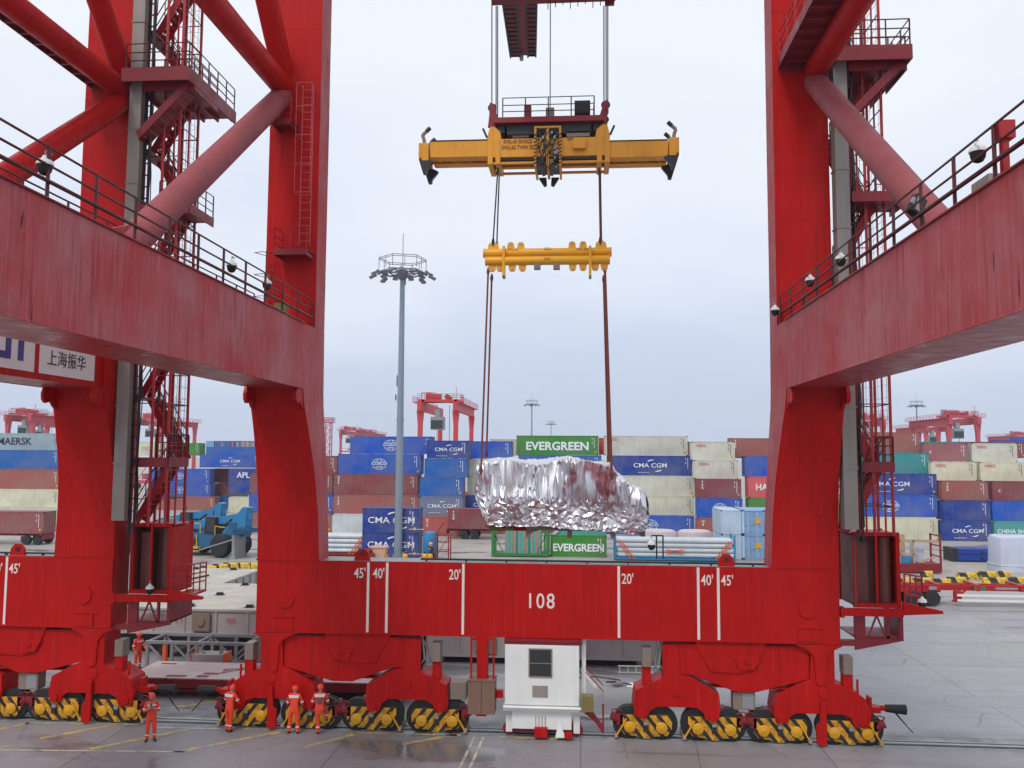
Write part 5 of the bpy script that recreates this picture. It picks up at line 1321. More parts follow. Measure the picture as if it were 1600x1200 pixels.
# terminal tractor / blue cab with timber frame on the right
p = atZ(1400,890); t = thing('terminal_tractor', 'bright blue tractor cab right of the lift cage beside a timber frame', 'tractor', (p.x, p.y+2, 0))
b = MB(); b.bx(-2.1,-.0,-1.15,1.15,.9,3.3); b.bx(-.0,3,-.5,.5,.8,1.1); b.prism([(-2.3,.9),(-2.1,.9),(-2.1,3.3),(-2.15,3.3),(-2.3,2)],-1.1,1.1); b.build('cab', 'blue', t)
b = MB(); b.bx(-1.7,-.5,-1.17,-1.15,2.1,3.0); b.build('window', 'glass', t)
for x in (-1.3,2.0): wheel_part(t, x, -1.0, .52); wheel_part(t, x, 1.0, .52)
p = atZ(1432,896); t = thing('open_frame_rack', 'open rusty rack holding timber pieces right of the blue cab', 'rack', (p.x, p.y+1.2, 0))
b = MB(); w = 2.35; b.bx(-w,w,-1.2,1.2,.1,.9)
for y in (-1.15,1.15): b.bx(w-.15,w,y-.08,y+.08,.9,3.6)
for z in (1.5,2.5,3.45): b.bx(w-.12,w-.02,-1.1,1.1,z,z+.12)
b.build('frame', 'dkred', t)
b = MB(); b.bx(-w,w-.2,-1.1,-.95,2.9,3.1); b.bx(-w,.4,-1.05,-.9,2.3,2.42); b.bx(-w+.2,.3,-1.1,-.9,1.7,1.85); b.bx(-1.5,-1.35,-1.1,-.95,.9,3.3); b.bx(-.2,-.08,-1.1,-.95,.9,3.1); b.bar((.3,-1,1.0),(1.9,-1,1.6),.15); b.bx(-2.2,-1.9,.4,.6,.9,3.7); b.bx(-1.0,-.4,.4,.7,.9,3.5)
b.build('timber', 'wood', t)
b = MB(); b.bx(-2.2,-.4,-1.0,.2,.91,1.5); b.build('blue_crate', 'blue', t)
b = MB(); b.bx(.1,1.1,-.3,.6,.91,2.9); b.build('white_sack', 'tarp', t)
# collapsed flat racks, tarpaulin load
p = atZ(1490,878); q = atZ(1562,878); t = thing('collapsed_flat_rack', 'dark blue collapsed flat racks lying on the ground at right', 'flat rack', ((p.x+q.x)/2+.5, p.y+1.3, 0))
b = MB(); w = (q.x-p.x)/2+.5; b.bx(-w,w,-1.2,1.2,.15,.75); b.bx(-w,w,-1.22,1.22,.8,1.35); 
b.build('deck', paint('navy_frame_paint', NAVY, .5), t)
b = MB(); b.bx(-w-.02,-w+.5,-1.25,1.25,0,1.4)
for x in (-.2,.5,1.4): b.bx(x,x+.3,-1.24,-1.2,.25,.5); b.bx(x,x+.3,-1.24,-1.2,.9,1.1)
b.build('end_frame', 'dark', t)
p = atZ(1562,893); b = MB()
pts = []
for (z, k) in ((0,1.03),(1.2,1.0),(2.9,.98),(3.25,.94),(3.35,.8)):
    ring = []
    for i in range(28):
        a = i*2*math.pi/28; cx, sx_ = math.cos(a), math.sin(a); n_ = 5
        rr = (abs(cx)**n_+abs(sx_)**n_)**(-1/n_)
        ring.append((2.6+2.6*k*cx*rr, 1.8+1.8*k*sx_*rr*(1+.04*math.sin(5*a)), z+(.05*math.sin(3*a) if z > 2 else 0)))
    pts.append(ring)
b.loft(pts); o = b.build('sheeted_load', 'tarp', None, (p.x, p.y-.5, 0)); tag(o, 'bulky load under a pale blue tarpaulin at the right edge', 'sheeted load')
b = MB(); b.path([(2.6+2.68*math.cos(a*.2244)*(abs(math.cos(a*.2244))**5+abs(math.sin(a*.2244))**5)**-.2, 1.8+1.9*math.sin(a*.2244)*(abs(math.cos(a*.2244))**5+abs(math.sin(a*.2244))**5)**-.2, .6) for a in range(29)], .03); b.build('tie_rope', 'white', o)
p = atY(1585,842,100); t = place_container('low rusty red open box behind the tarpaulin load at right', p.x+3, 102, 0, L2, 1.5, C(160,85,85), '', doors=False)
# skeletal trailer on the right
p = atZ(1400,945); q = atZ(1700,945); YT = 67.0
t = thing('flatbed_trailer', 'long red skeletal trailer with twin wheels and pale side rails at right', 'trailer', (atY(1432,930,YT).x, YT+1.1, 0))
b = MB(); b.bx(-2.4,12,-.55,-.3,1.1,1.5); b.bx(-2.4,12,.3,.55,1.1,1.5)
for x in (-2.2,1.6,4.4,7.5,10.2): b.bx(x-.15,x+.15,-1.15,1.15,1.15,1.62)
b.bx(2.8,3.3,-.9,-.6,.3,1.1); b.bx(9.6,10.2,-.9,-.6,.3,1.1); b.bar((2.6,-.9,.35),(3.6,-.9,1.2),.12); b.bx(-2.4,12,-1.1,-1.0,1.5,1.6); b.bx(-1.0,1.8,-.9,.9,1.0,1.2)
b.build('chassis', 'railred', t)
b = MB(); b.bx(2.9,9.7,-1.1,-1.03,.75,.92); b.bx(2.9,9.7,-1.1,-1.03,.38,.55); b.build('side_guard', 'white', t)
b = MB(); b.bx(4.1,4.9,-1.13,-1.1,1.2,1.5); b.bx(8,8.7,-1.13,-1.1,1.25,1.55); b.build('twist_lock_box', 'green', t)
b = MB(); b.bx(.9,1.6,-1.14,-1.1,1.2,1.45); b.bx(5.6,7.2,-1.13,-1.1,1.3,1.45); b.build('light_board', 'steel', t)
for x in (-.2,1.15):
    for y in (-.95,.95): wheel_part(t, x, y, .56, .56, .5)
# striped barrier blocks
def barrier(px, py, Ln, label, Hh=.52):
    p = atZ(px, py); k = ('bar', Ln, Hh)
    if k not in _ct:
        b = MB(); b.prism([(-.3,0),(.3,0),(.3,.1),(.2,.22),(.17,Hh-.04),(.13,Hh),(-.13,Hh),(-.17,Hh-.04),(-.2,.22),(-.3,.1)], -Ln/2, Ln/2, 'x'); _ct[k] = b.mesh('striped_barrier', ['hazard2'], smooth=False)
    o = link('striped_barrier', _ct[k], None, (p.x, p.y, 0), random.uniform(-.08,.08)); tag(o, label, 'barrier', 'yellow and black barrier blocks')
for i, (px, py, ln) in enumerate(((328,893,1.6),(346,890,1.6),(362,888,1.6),(379,888,1.6),(395,888,1.6))):
    barrier(px, py, ln, ('first','second','third','fourth','fifth')[i]+' yellow black barrier block from the left, left of the front crane leg')
for i, (px, py, ln) in enumerate(((1443,913,4.4),(1496,911,1.7),(1513,904,1.9),(1448,901,1.0),(1545,902,2.4),(1570,901,.9),(1592,911,2.4),(1560,912,2.6))):
    barrier(px, py, ln, ('long barrier block with slanting stripes just behind the trailer wheels','short striped block right of the long one','striped block set farther back right of centre','smallest striped block farthest back near the cage','worn striped block far back at right','tiny yellow block at the end of the back row','striped block at the right edge of the photo','worn striped block right of the trailer middle')[i])
# reach stackers
def reach_stacker(loc, rz, label):
    t = thing('reach_stacker', label, 'reach stacker', loc, rz, 'blue reach stackers')
    b = MB(); b.prism([(-4,.9),(3.2,.9),(3.4,1.6),(2.6,2.2),(-1,2.3),(-4.2,2.5),(-4.3,1.4)], -1.3, 1.3); b.bx(-4.4,-3,-1.5,1.5,1.2,2.6); b.build('body', 'cyan', t)
    b = MB(); b.prism([(-.9,2.3),(.8,2.3),(.6,4.1),(-.7,4.1)], -.8, .8); b.build('cab', 'dark', t)
    b = MB(); b.prism([(-.7,2.6),(.62,2.6),(.5,3.9),(-.55,3.9)], -.83, -.8); b.prism([(-.6,2.5),(.6,2.5),(.6,3.8),(-.6,3.8)], .8, .83); b.build('window', 'glass', t)
    b = MB(); b.bar((-4,0,2.9),(4.6,0,4.4),.7,.8); b.prism([(1.2,2.3),(4.4,2.2),(4.6,5.2),(4.1,5.3)], -.55, .55); b.build('boom', 'blue', t)
    b = MB(); b.bx(4.2,5,-3,3,2.6,3.1); b.build('spreader', 'cyan', t)
    for y in (-1.45,1.45): wheel_part(t, 2.2, y, 1.25, 1.25, .9, 'cyan'); wheel_part(t, -3.0, y, .95, .95, .7, 'cyan')
    b = MB(); b.bx(-2.8,-.8,-1.75,-1.3,.8,1.0); b.bar((-1,-1.7,.9),(-1.4,-1.4,2.3),.08); b.build('step', 'yell', t)
    b = MB(); b.path([(-2.6,-1.25,2.4),(-2.6,-1.25,3.4),(-1.0,-1.25,3.4),(-1.0,-1.25,2.4)],.05); b.path([(1.0,-1.2,2.3),(1.0,-1.2,3.2),(2.4,-1.2,3.1)],.05); b.build('handrail', 'yell', t)
    b = MB(); b.tube((.5,-.5,2.4),(2.6,-.5,3.9),.14,8); b.path([(-.8,.4,4.2),(-.8,.4,4.7)],.06); b.bx(-3.6,-3.2,-1.52,-1.46,1.6,2.2); b.bx(-2.2,-1.2,-1.32,-1.3,1.2,1.8); b.build('hydraulic_ram', 'dark', t); return t
p = atZ(338,871); r1 = reach_stacker((p.x-1.0, p.y+2, 0), rad(-20), 'light blue reach stacker with big tyres, nearer one left of the front crane leg')
p = atZ(290,862); dup(r1, (p.x-1.5, p.y+4, 0), rad(-12), 'blue reach stacker with dark cab, farther one behind the left crane cage')
p = atZ(374,873); b = MB(); b.bx(-.15,.15,-1.5,1.5,.3,3.2); b.bx(-.3,.3,-1.6,1.6,0,.3); b.cb((-.1,-1.55,3.4),(.8,.3,.8),mi=1); b.bar((-.1,-1.4,2.0),(-3.6,-1.6,.9),.12); o = b.build('grey_end_wall', ['steel','cyan'], None, (p.x-.5,p.y+1,0)); tag(o, 'grey upright end wall with blue cap right of the nearer reach stacker', 'end wall')
# small white truck far between the cranes
p = atZ(392,797); t = thing('white_truck', 'small white truck far off, just left of the front crane left leg', 'truck', (p.x, p.y+1, 0))
b = MB(); b.prism([(-2.2,.7),(2.0,.7),(2.0,1.6),(1.4,2.0),(1.0,2.9),(-.6,2.9),(-.7,2.0),(-2.2,2.0)], -1.1, 1.1); b.build('body', 'white', t)
b = MB(); b.prism([(-.4,2.1),(1.1,2.1),(.9,2.75),(-.4,2.75)], -1.12, -1.1); b.build('window', 'glass', t)
b = MB(); b.bx(-1.2,-.2,-.4,.4,2.9,3.1); b.path([(-.9,0,3.1),(-.9,0,4.8),(.3,0,4.8)],.07); b.build('roof_rack', 'yell', t)
for x in (-1.4,1.2):
    for y in (-1,1): wheel_part(t, x, y, .45, .45, .3)
# skips, bins and bollards on the ground behind the sill
p = atZ(592,877); b = MB(); b.loft([[(-.62,-.5,0),(.62,-.5,0),(.62,.5,0),(-.62,.5,0)],[(-.8,-.62,1.45),(.8,-.62,1.45),(.8,.62,1.45),(-.8,.62,1.45)]]); b.bx(-.88,.88,-.7,.7,1.4,1.52)
o = b.build('peach_bin', 'peach', None, (p.x, p.y, 0)); tag(o, 'peach coloured tapered bin standing before the navy containers', 'bin')
p = atZ(577,878); b = MB(); b.bx(-.55,.55,-.5,.5,0,.9); b.tube((-.3,0,.9),(.2,0,1.25),.28,10); b.bx(-.6,-.4,-.5,.5,.9,1.1); o = b.build('rusty_winch', 'dkred', None, (p.x, p.y, 0)); tag(o, 'rusty red winch left of the peach bin', 'winch')
for i, (px, lab) in enumerate(((602,'yellow drum right of the peach bin'),(633,'yellow drum right of the light mast foot'),(664,'yellow drum below the blue pump, left one'),(672,'yellow drum below the blue pump, right one'))):
    p = atZ(px, 877); b = MB(); b.lathe([(.28,0),(.3,.05),(.3,.6),(.18,.78),(.1,.8)], n=14); b.lathe([(.12,.8),(.12,.95),(.05,1.0)], n=10, mi=1); o = b.build('drum', ['yell','dark'], None, (p.x, p.y-.02*i, 0)); tag(o, lab, 'drum', 'yellow drums')
p = atZ(668,876); b = MB(); b.lathe([(.7,0),(.75,.2),(.75,1.8),(.6,2.2),(.2,2.3)], (0,.9,.6), 18); b.bx(-.6,.6,.2,1.6,0,.6,1); b.tube((.2,-.1,1.2),(.3,-.3,1.8),.2,10,mi=2); b.path([(.3,-.2,.5),(.5,-.4,1.3),(0,-.4,1.5)],.08,mi=1); o = b.build('pump_set', ['blue','dark','peach'], None, (p.x, p.y+.4, 0)); tag(o, 'blue tank pump set right of the navy containers', 'pump')
p = atZ(690,876); b = MB()
for x in (-.7,.7): b.bx(x-.06,x+.06,-.8,-.7,0,2.6); b.bx(x-.06,x+.06,.7,.8,0,2.6)
for z in (.9,1.8,2.55): b.bx(-.75,.75,-.79,-.72,z,z+.08); b.bx(-.75,.75,.72,.79,z,z+.08)
b.bar((-.7,-.75,.2),(.7,-.75,2.5),.06); b.path([(-.7,-.7,2.6),(-.2,-.7,3.4),(.3,-.7,3.9)],.06)
o = b.build('rack_frame', 'dkred', None, (p.x, p.y+.8, 0)); tag(o, 'dark red open rack frame right of the blue pump', 'rack')

# ------------------------------------------------------------------ hatch covers, trestles and flatbed on the apron
def hatch_cover(x0, x1, y0, y1, z0, z1, label, text=()):
    t = thing('hatch_cover', label, 'hatch cover', ((x0+x1)/2, y0, z0), group='ship hatch covers lying on the quay'); w = (x1-x0)/2; d = y1-y0; h = z1-z0
    b = MB(); b.bx(-w,w,.06,d,h-.12,h); b.build('top_plate', 'hatch', t, bevel=.03)
    b = MB(); b.bx(-w+.05,w-.05,.08,.2,0,h-.12); b.bx(-w+.05,w-.05,d-.2,d-.08,0,h-.12); b.bx(-w+.05,-w+.2,.2,d-.2,0,h-.12); b.bx(w-.2,w-.05,.2,d-.2,0,h-.12)
    b.bx(-w,w,-.02,.1,-.06,.06); b.bx(-w,w,.0,.07,h-.13,h-.02)
    n = int(2*w/1.6)
    for i in range(n+1): b.bx(-w+.1+i*(2*w-.2)/n-.05,-w+.1+i*(2*w-.2)/n+.05,.02,.1,.06,h-.12)
    for i in range(int(d/1.2)): b.bx(-w-.06,-w+.06,.4+i*1.2,.52+i*1.2,0,h-.1); b.bx(w-.06,w+.06,.4+i*1.2,.52+i*1.2,0,h-.1)
    sk = b.build('skirt', 'hatchside', t)
    b = MB()
    for i in range(3):
        for j in range(3): x = -w+w*(.35+.62*i); y = .7+j*(d-1.4)/2; b.cb((x,y,h+.07),(.34,.24,.16)); b.bx(x-.25,x+.25,y-.18,y+.18,h,h+.03)
    b.bar((w*.1,d*.25,h+.05),(w*.5,d*.75,h+.05),.1)
    b.build('stacking_socket', 'dark', t)
    b = MB(); b.bx(-w*.56,-w*.38,-.12,.02,.15,h-.2); b.lathe([(.1,0),(.22,0),(.24,.06),(.1,.08)], (-w*.47,-.2,h*.5), 12, 'y'); b.bx(w*.3,w*.33,-.05,.02,.3,h-.45); b.build('hatch_cleat', 'boxgrey', t)
    for tx, fx in text: lettering(tx, .36, 'redink', sk, (w*fx, -.03, h*.55))
    return t
YH = 45.0
a = atY(236,950,YH); c = atY(400,950,YH); zt = atY(300,951,YH).z; zb = atY(300,990,YH).z
h1 = hatch_cover(a.x, a.x+10.5, YH, YH+9.0, zb, zt, 'pale hatch cover with red numbers on trestles between the cranes', (('6 9',-.71),('9FF',-.17)))
h2 = hatch_cover(a.x-9.3, a.x-.35, YH+1.2, YH+17, zb-.25, zt-.15, 'long pale hatch cover with ribbed edge behind the left crane cage')
a = atY(662,1005,46); c = atY(1032,1005,46)
h3 = hatch_cover(a.x, c.x, 46, 54, .42, 1.62, 'low grey hatch cover on blocks behind the white cabin')
for (x0, x1, y0, y1, z1, lab) in ((a.x+.4,a.x+1.0,46.3,53.5,.36,'left'),(c.x-1.2,c.x-.6,46.3,53.5,.36,'right')):
    b = MB(); b.bx(x0-x1+.0,0,0,y1-y0,0,z1); o = b.build('timber_block', 'wood', None, (x1,y0,0)); tag(o, f'timber bearer under the {lab} end of the low hatch cover', 'bearer', 'timber bearers')
# white lashing ladder on the low cover side
p = atY(965,1031,45); b = MB()
for z in (0,.32): b.bar((0,0,z),(3.0,.1,z),.05)
for i in range(8): b.bar((.1+i*.4,0,0),(.1+i*.4,0,.32),.04)
o = b.build('aluminium_ladder', 'white', None, (p.x, 44.8, .05)); tag(o, 'pale ladder lying on edge before the low hatch cover', 'ladder')
# trestle frame
p, q = atY(228,1000,42.6), atY(388,1003,42.6)
t = thing('trestle_frame', 'silver steel trestle frame under the numbered hatch cover', 'trestle', ((p.x+q.x)/2, 42.6, 0)); w = (q.x-p.x)/2; zt = p.z-.02
b = MB()
for y in (0, 1.9):
    b.bx(-w,w,y-.08,y+.08,zt-.14,zt); b.bx(-w,w,y-.06,y+.06,.1,.22)
    for i in range(5):
        x = -w+.1+i*(2*w-.2)/4; b.bx(x-.07,x+.07,y-.07,y+.07,0,zt-.14)
        if i < 4: b.bar((x,y,zt-.15 if i % 2 == 0 else .2),(x+(2*w-.2)/4,y,.2 if i % 2 == 0 else zt-.15),.09)
for x in (-w+.1,0,w-.1): b.bx(x-.06,x+.06,0.1,1.8,zt-.12,zt-.02)
b.build('frame', 'steel', t)
b = MB(); b.bx(-.1,1.5,-.3,.6,.5,1.0); b.build('locker', 'hatchside', t); b = MB(); b.bx(-.16,-.1,-.32,.6,.45,1.05); b.bx(1.5,1.56,-.32,.6,.45,1.05); b.bx(-w*.65,-w*.58,-.1,.1,.4,zt-.2); b.build('red_post', 'orange', t)
for yy2, lab in ((YH+1.0,'front'),(YH+7.6,'rear')):
    b = MB(); 
    for x in (-.9,3.5,8.6): b.bx(x-.25,x+.25,-.3,.3,0,zb-.07)
    b.bx(-1.2,9.0,-.18,.18,zb-.35,zb-.071)
    o = b.build('support_stool', 'dark', None, (atY(236,950,YH).x+1.3, yy2, 0)); tag(o, f'dark {lab} support stool under the numbered hatch cover', 'support', 'supports under the hatch cover')
for yy2, lab in ((YH+2.5,'front'),(YH+15,'rear')):
    b = MB(); b.bx(-8.6,-.2,-.2,.2,0,zb-.32); o = b.build('support_stool', 'dark', None, (atY(236,950,YH).x-.4, yy2, 0)); tag(o, f'dark {lab} support stool under the long ribbed hatch cover', 'support', 'supports under the hatch cover')
# flatbed platform trailer
x0, x1 = atY(196,1062,38.4).x, atY(640,1062,38.4).x
t = thing('platform_trailer', 'scuffed pink decked platform trailer behind the wheel trucks', 'trailer', ((x0+x1)/2, 38.4, 0)); w = (x1-x0)/2; zd = atY(300,1060,38.4).z
b = MB(); b.bx(-w,w,0,3.0,zd-.06,zd); b.build('deck', 'deck', t)
b = MB(); b.bx(-w,w,-.03,.08,zd-.42,zd-.05); b.bx(-w,w,2.9,3.02,zd-.42,zd-.05); b.bx(-w+.3,w-.3,.6,.8,zd-.6,zd-.06); b.bx(-w+.3,w-.3,2.2,2.4,zd-.6,zd-.06); b.bx(-w+.2,-w+5,.1,.2,zd-.62,zd-.5)
for i in range(10): b.bx(-w+.5+i*1.3,-w+.62+i*1.3,-.05,0,zd-.4,zd-.02)
b.build('side_beam', 'dkred', t)
b = MB(); rng = random.Random(4)
for q in ((-w+4.3,1.7,.9,.35,.3),(-w+3.6,.9,.7,.25,0),(-w+2.2,.35,.9,.25,0),(-w+3.4,.4,.5,.3,0),(-w+.8,2.5,.7,.12,0),(-w+7,1.5,.9,.3,.1)): b.cb((q[0],q[1],zd+.012),(q[2],q[3],.018),rz=q[4])
b.build('lashing_slot', 'dkred', t)
for x in (-w+1.2, w-2.6, w-4.2, -w+8.5):
    for y in (.35,2.6): wheel_part(t, x, y, .43, .43, .4)
b = MB(); b.bar((-w+4.0,1.0,zd+.04),(-w+5.2,2.6,zd+.04),.06); o = b.build('steel_plank', 'hatch', t)
# litter and hose on the apron
p = atZ(965,1072); b = MB(); b.cb((0,0,.12),(.5,.3,.05),rz=.5); b.cb((.4,.1,.1),(.6,.06,.05),rz=-.6,mi=1); b.cb((-.3,.1,.16),(.5,.08,.06),rz=.2,mi=1); b.add([(.4,-.2,.02),(1.2,-.4,.02),(1.3,-.1,.12),(.6,.2,.14)],[(0,1,2,3)],2); b.path([(-2.5,1,.03),(-1,1.6,.03),(.2,1.0,.03)],.025,5,mi=1)
o = b.build('scrap_heap', ['boxgrey','dark','white'], None, (p.x,p.y,0)); tag(o, 'small heap of scrap on the apron right of the white cabin', 'scrap')
b = MB(); pts = [atZ(905,1120),atZ(930,1124),atZ(960,1122),atZ(985,1114),atZ(1000,1108)]; b.path([(v.x,v.y,.06) for v in pts], .05, 8); o = b.build('pale_hose', 'tealcov' if 0 else 'white', None); tag(o, 'pale hose looping between white cabin and wheel trucks', 'hose')
p = atZ(207,1048)
# ------------------------------------------------------------------ people
def person(label, loc, rz, J, scale=1., parts=(), shoes='black'):
    """J: joint positions in metres, the figure faces -Y before rz; one skinned surface for the whole body"""
    root = thing('person', label, 'person', loc, rz, 'dock workers in orange coveralls')
    V, E, Rr = [], [], []
    idx = {}
    def vtx(n, p, r): idx[n] = len(V); V.append(Vector(p)*scale); Rr.append(r); return idx[n]
    def edge(a, b): E.append((idx[a], idx[b]))
    vtx('pelvis', J['pelvis'], (.165,.115)); pv = Vector(J['pelvis']); ch = Vector(J['chest'])
    vtx('waist', pv.lerp(ch,.4), (.15,.105)); vtx('chest', ch, (.185,.125)); vtx('neckbase', ch+Vector(J.get('nb',(0,0,.19))), (.085,.075)); vtx('neck', Vector(J['head'])-Vector((0,0,.09)), (.058,.058))
    for a, b in (('pelvis','waist'),('waist','chest'),('chest','neckbase'),('neckbase','neck')): edge(a,b)
    for s, sg in (('l',1),('r',-1)):
        vtx('hip'+s, pv+Vector((sg*.10,0,-.07)), (.105,.105)); vtx('knee'+s, J['knee'+s], (.078,.08)); vtx('ankle'+s, J['ankle'+s], (.062,.066))
        an = Vector(J['ankle'+s]); ft = Vector(J.get('foot'+s, (0,-1,0))).normalized()
        vtx('heel'+s, an+Vector((0,0,-.05))-ft*.02, (.052,.05)); vtx('toe'+s, an+ft*.17+Vector((0,0,-.06)), (.048,.036))
        for a, b in (('pelvis','hip'+s),('hip'+s,'knee'+s),('knee'+s,'ankle'+s),('ankle'+s,'heel'+s),('heel'+s,'toe'+s)): edge(a,b)
        vtx('sho'+s, ch+Vector((sg*.185,0,.12)), (.078,.078)); vtx('elb'+s, J['elb'+s], (.056,.056)); vtx('wri'+s, J['wri'+s], (.042,.042))
        el, wr = Vector(J['elb'+s]), Vector(J['wri'+s]); d = (wr-el).normalized()
        sd = d.orthogonal().normalized() if 'palm' not in J else (Vector(J['palm'])-d*d.dot(Vector(J['palm']))).normalized()
        up = d.cross(sd)
        vtx('palm'+s, wr+d*.065, (.036,.022))
        for a, b in (('chest','sho'+s),('sho'+s,'elb'+s),('elb'+s,'wri'+s),('wri'+s,'palm'+s)): edge(a,b)
        for k, (off, ln) in enumerate(((-.03,.066),(-.01,.078),(.012,.074),(.032,.058))):
            b0 = wr+d*.095+sd*off; 
            vtx(f'f{k}a'+s, b0, (.010,.010)); vtx(f'f{k}b'+s, b0+d*ln*.5+up*.012, (.009,.009)); vtx(f'f{k}c'+s, b0+d*ln*.85+up*.035, (.008,.008))
            edge('palm'+s, f'f{k}a'+s); edge(f'f{k}a'+s, f'f{k}b'+s); edge(f'f{k}b'+s, f'f{k}c'+s)
        vtx('tha'+s, wr+d*.04-sd*.035+up*.01, (.012,.012)); vtx('thb'+s, wr+d*.085-sd*.055+up*.03, (.009,.009)); edge('palm'+s,'tha'+s); edge('tha'+s,'thb'+s)
    me = bpy.data.meshes.new('body'); me.from_pydata(V, E, []); o = bpy.data.objects.new('body', me); COL.objects.link(o)
    sk = o.modifiers.new('skin', 'SKIN'); sk.use_smooth_shade = True
    for i, r in enumerate(Rr): me.skin_vertices[0].data[i].radius = (r[0]*scale, r[1]*scale); me.skin_vertices[0].data[i].use_root = (i == 0)
    ss = o.modifiers.new('sub', 'SUBSURF'); ss.levels = 2; ss.render_levels = 2
    dg = bpy.context.evaluated_depsgraph_get(); dg.update()
    m2 = bpy.data.meshes.new_from_object(o.evaluated_get(dg)); COL.objects.unlink(o); bpy.data.objects.remove(o)
    m2.materials.clear()
    for k in ('coverall','skin',shoes): m2.materials.append(M[k])
    # head merged into the same mesh
    bm = bmesh.new(); bm.from_mesh(m2)
    hd = Vector(J['head'])*scale; hv = Matrix.Rotation(J.get('turn',0),3,'Z')
    tmp = bmesh.ops.create_uvsphere(bm, u_segments=20, v_segments=14, radius=.1*scale); hverts = tmp['verts']
    for v in hverts:
        p = v.co/scale; x, y, z = p.x*.78, p.y*.98, p.z*1.18
        if z < 0: x *= 1+z*1.6; y = y*(1+z*.9) if y < 0 else y*(1+z*2.2)
        if y < -.05 and abs(x) < .022 and -.035 < z < .02: y -= .024*(1-abs(x)/.022)            # nose
        if y < -.05 and abs(abs(x)-.032) < .016 and .0 < z < .03: y += .008                    # eye sockets
        if abs(x) > .068 and abs(y) < .03 and abs(z) < .035: x *= 1.16                          # ears
        v.co = hd + hv @ (Vector((x,y,z))*scale)
    bm.faces.ensure_lookup_table(); bm.verts.ensure_lookup_table()
    hs = set(hverts); ank = [Vector(J['ankle'+s])*scale for s in 'lr']; wrs = [(Vector(J['wri'+s])*scale, (Vector(J['wri'+s])-Vector(J['elb'+s])).normalized()) for s in 'lr']
    nk = hd.z-.10*scale
    for f in bm.faces:
        c = f.calc_center_median(); f.smooth = True; mi = 0
        if f.verts[0] in hs or (c.z > nk and (c-hd).length < .16): mi = 1
        for w_, d_ in wrs:
            if (c-w_).dot(d_) > .015 and (c-w_).length < .26: mi = 1
        for a in ank:
            if c.z < a.z-.012 and (c-a).length < .3: mi = 2
        f.material_index = mi
    bm.to_mesh(m2); bm.free()
    body = link('body', m2, root)
    # helmet with brim
    b = MB(); b.lathe([(.125,.0),(.122,.04),(.105,.09),(.07,.125),(.02,.14)], (0,0,.035), 18); b.prism([(-.075,-.10),(.075,-.10),(.055,-.17),(-.055,-.17)], .035, .047, 'z'); b.bx(-.012,.012,-.1,.1,.16,.18)
    h = b.build('helmet', 'helmet', root, hd); h.rotation_euler = (0,0,J.get('turn',0)); h.scale = (scale,)*3
    b = MB()
    for s in (-1, 1): b.lathe([(.004,-.012),(.012,-.008),(.012,.008),(.004,.012)], (s*.03,-.088,.012), 8, 'y')
    b.bx(-.022,.022,-.098,-.086,-.055,-.047,1); e = b.build('face_features', ['black','helmet'], root, hd); e.rotation_euler = (0,0,J.get('turn',0)); e.scale = (scale,)*3
    # reflective bands
    b = MB(); c = ch*scale
    def band(p, q, r0, r1, hgt): b.tube(Vector(p)*scale, Vector(q)*scale, r0*scale, 14, r1*scale, caps=False)
    for s, sg in (('l',1),('r',-1)):
        kn, an = Vector(J['knee'+s]), Vector(J['ankle'+s]); a1 = kn.lerp(an,.55); a2 = kn.lerp(an,.66); band(a1, a2, .083, .08, 0)
        so, el = ch+Vector((sg*.185,0,.12)), Vector(J['elb'+s]); a1 = so.lerp(el,.62); a2 = so.lerp(el,.78); band(a1, a2, .073, .07, 0)
    yb = .118
    for y in (-1, 1): b.prism([(-.17,.10),(.17,.10),(.15,.04),(-.15,.04)] if y < 0 else [(-.2,.16),(.2,.16),(.17,.05),(-.17,.05)], *sorted((y*yb, y*(yb+.014))))
    bb = b.v; 
    n0 = len(bb)-16
    b.v[n0:] = [tuple((Vector(v)+ch)*scale) for v in b.v[n0:]]
    b.build('reflective_band', 'reflect', root)
    b = MB(); b.tube(Vector(J['pelvis'])*scale+Vector((0,0,.09)), Vector(J['pelvis'])*scale+Vector((0,0,.13)), .168*scale, 16)
    for p_ in parts: p_(root, J, scale)
    return root
base = dict(pelvis=(0,0,.93), chest=(0,.0,1.28), head=(0,-.02,1.60))
def J(**k): d = dict(base); d.update(k); return d
def vest(root, Jn, sc):
    c = Vector(Jn['chest']); b = MB(); rings = []
    for z, rx, ry in ((-.3,.165,.13),(-.1,.18,.15),(.08,.19,.155),(.16,.15,.12)):
        rings.append([tuple(c+Vector((rx*math.cos(i*math.pi/9), ry*math.sin(i*math.pi/9), z))) for i in range(18)])
    b.loft(rings, caps=False); b.build('vest', 'vest', root)
def radio(root, Jn, sc):
    w = Vector(Jn['wrir']); b = MB(); b.cb(tuple(w+Vector((.03,-.04,.09))),(.05,.035,.13)); b.tube(w+Vector((.04,-.04,.15)), w+Vector((.04,-.04,.3)), .008, 6); b.build('handheld_radio', 'black', root)
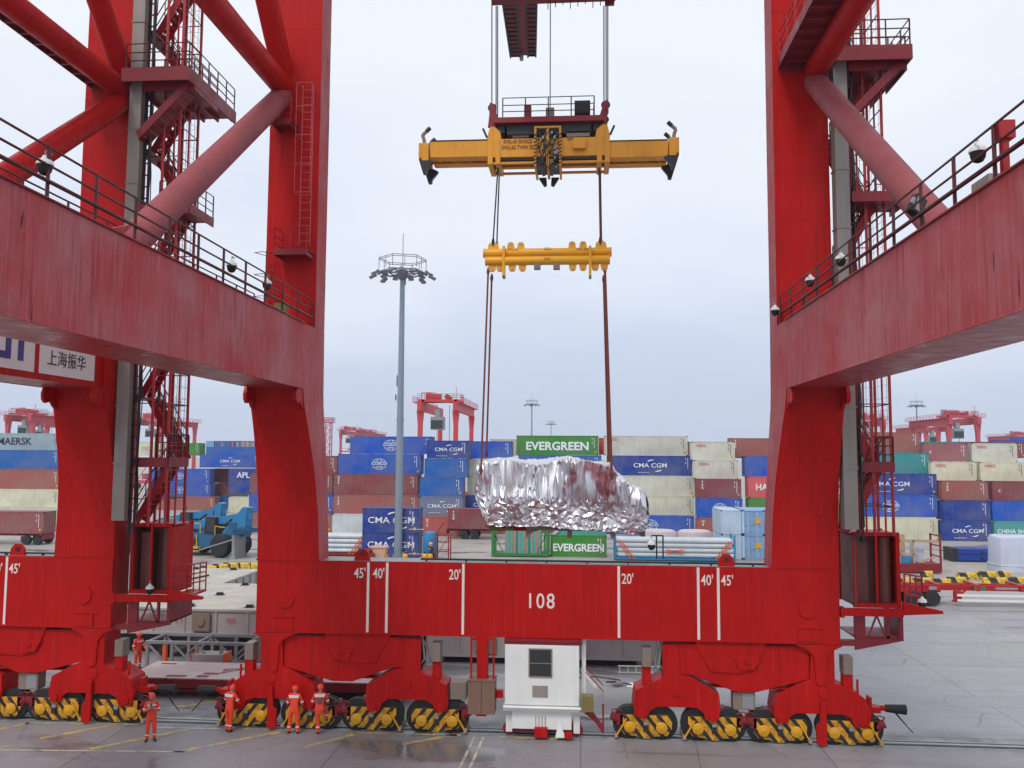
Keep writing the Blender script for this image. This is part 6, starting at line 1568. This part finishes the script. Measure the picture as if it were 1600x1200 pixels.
# 1: standing alone in front, both forearms raised to the chest
p = atZ(235,1158)
person('worker in orange coveralls standing alone in front, hands raised to chest', (p.x,p.y,0), rad(25), J(
  kneel=(.12,-.02,.5), kneer=(-.11,-.02,.5), anklel=(.13,.02,.1), ankler=(-.13,.02,.1), footl=(.5,-1,0), footr=(-.35,-1,0),
  elbl=(.27,-.08,1.12), wril=(.06,-.24,1.28), elbr=(-.27,-.08,1.12), wrir=(-.05,-.25,1.30), turn=.2), 1.0, (radio,))
p = atZ(358,1143); p.y = 34.0
person('worker in orange coveralls seen from behind at the leftmost truck of the front crane', (p.x,p.y,0), rad(165), J(
  chest=(0,-.08,1.27), head=(0,-.17,1.56), kneel=(.08,-.03,.5), kneer=(-.08,-.01,.5), anklel=(.07,.0,.1), ankler=(-.07,.04,.1),
  elbl=(.30,-.16,1.12), wril=(.2,-.40,1.02), elbr=(-.30,-.14,1.12), wrir=(-.2,-.38,1.02), turn=.1), 1.02)
p = atZ(464,1141); p.y = 34.05
person('worker in orange coveralls with legs apart, back turned, between two others', (p.x,p.y,0), rad(185), J(
  chest=(0,-.05,1.28), head=(0,-.1,1.59), kneel=(.15,-.04,.5), kneer=(-.13,-.02,.5), anklel=(.19,.0,.1), ankler=(-.16,.04,.1),
  elbl=(.29,-.1,1.06), wril=(.17,-.32,1.05), elbr=(-.30,-.1,1.06), wrir=(-.22,-.3,1.0)), 1.03)
p = atZ(506,1139); p.y = 34.1
person('worker in orange with brown vest and one foot raised on the wheel truck', (p.x,p.y,0), rad(190), J(
  chest=(0,-.06,1.29), head=(0,-.1,1.61), kneel=(.06,-.03,.5), kneer=(-.2,-.34,.82), anklel=(.05,.02,.1), ankler=(-.22,-.38,.44),
  elbl=(.29,-.12,1.08), wril=(.2,-.36,1.0), elbr=(-.29,-.14,1.08), wrir=(-.2,-.36,.98)), 1.06, (vest,))
p = atZ(215,1045)
person('worker in orange standing behind the left crane wheel trucks by the pink trailer', (p.x,p.y,0), rad(60), J(
  kneel=(.1,-.03,.5), kneer=(-.1,.02,.5), anklel=(.1,.0,.1), ankler=(-.1,.06,.1),
  elbl=(.28,-.06,1.06), wril=(.2,-.3,1.0), elbr=(-.28,-.0,1.05), wrir=(-.27,-.2,.88)), 1.02)
# red cap on a pole held by nobody: the buffer cover of the left crane
# ------------------------------------------------------------------ hazy air over the harbour
b = MB(); b.bx(-700, 700, -45, 760, -1.2, 58)
hz_m = bpy.data.materials.new('pale_harbour_haze'); hz_m.use_nodes = True
ht = hz_m.node_tree; ht.nodes.clear()
hv_ = ht.nodes.new('ShaderNodeVolumePrincipled'); hv_.inputs['Color'].default_value = (.86, .90, 1, 1); hv_.inputs['Density'].default_value = .00028; hv_.inputs['Anisotropy'].default_value = .2
ho = ht.nodes.new('ShaderNodeOutputMaterial'); ht.links.new(hv_.outputs[0], ho.inputs['Volume'])
M['haze'] = hz_m
o = b.build('haze', 'haze', smooth=False); o['kind'] = 'stuff'; o['label'] = 'pale haze in the air over the yard'
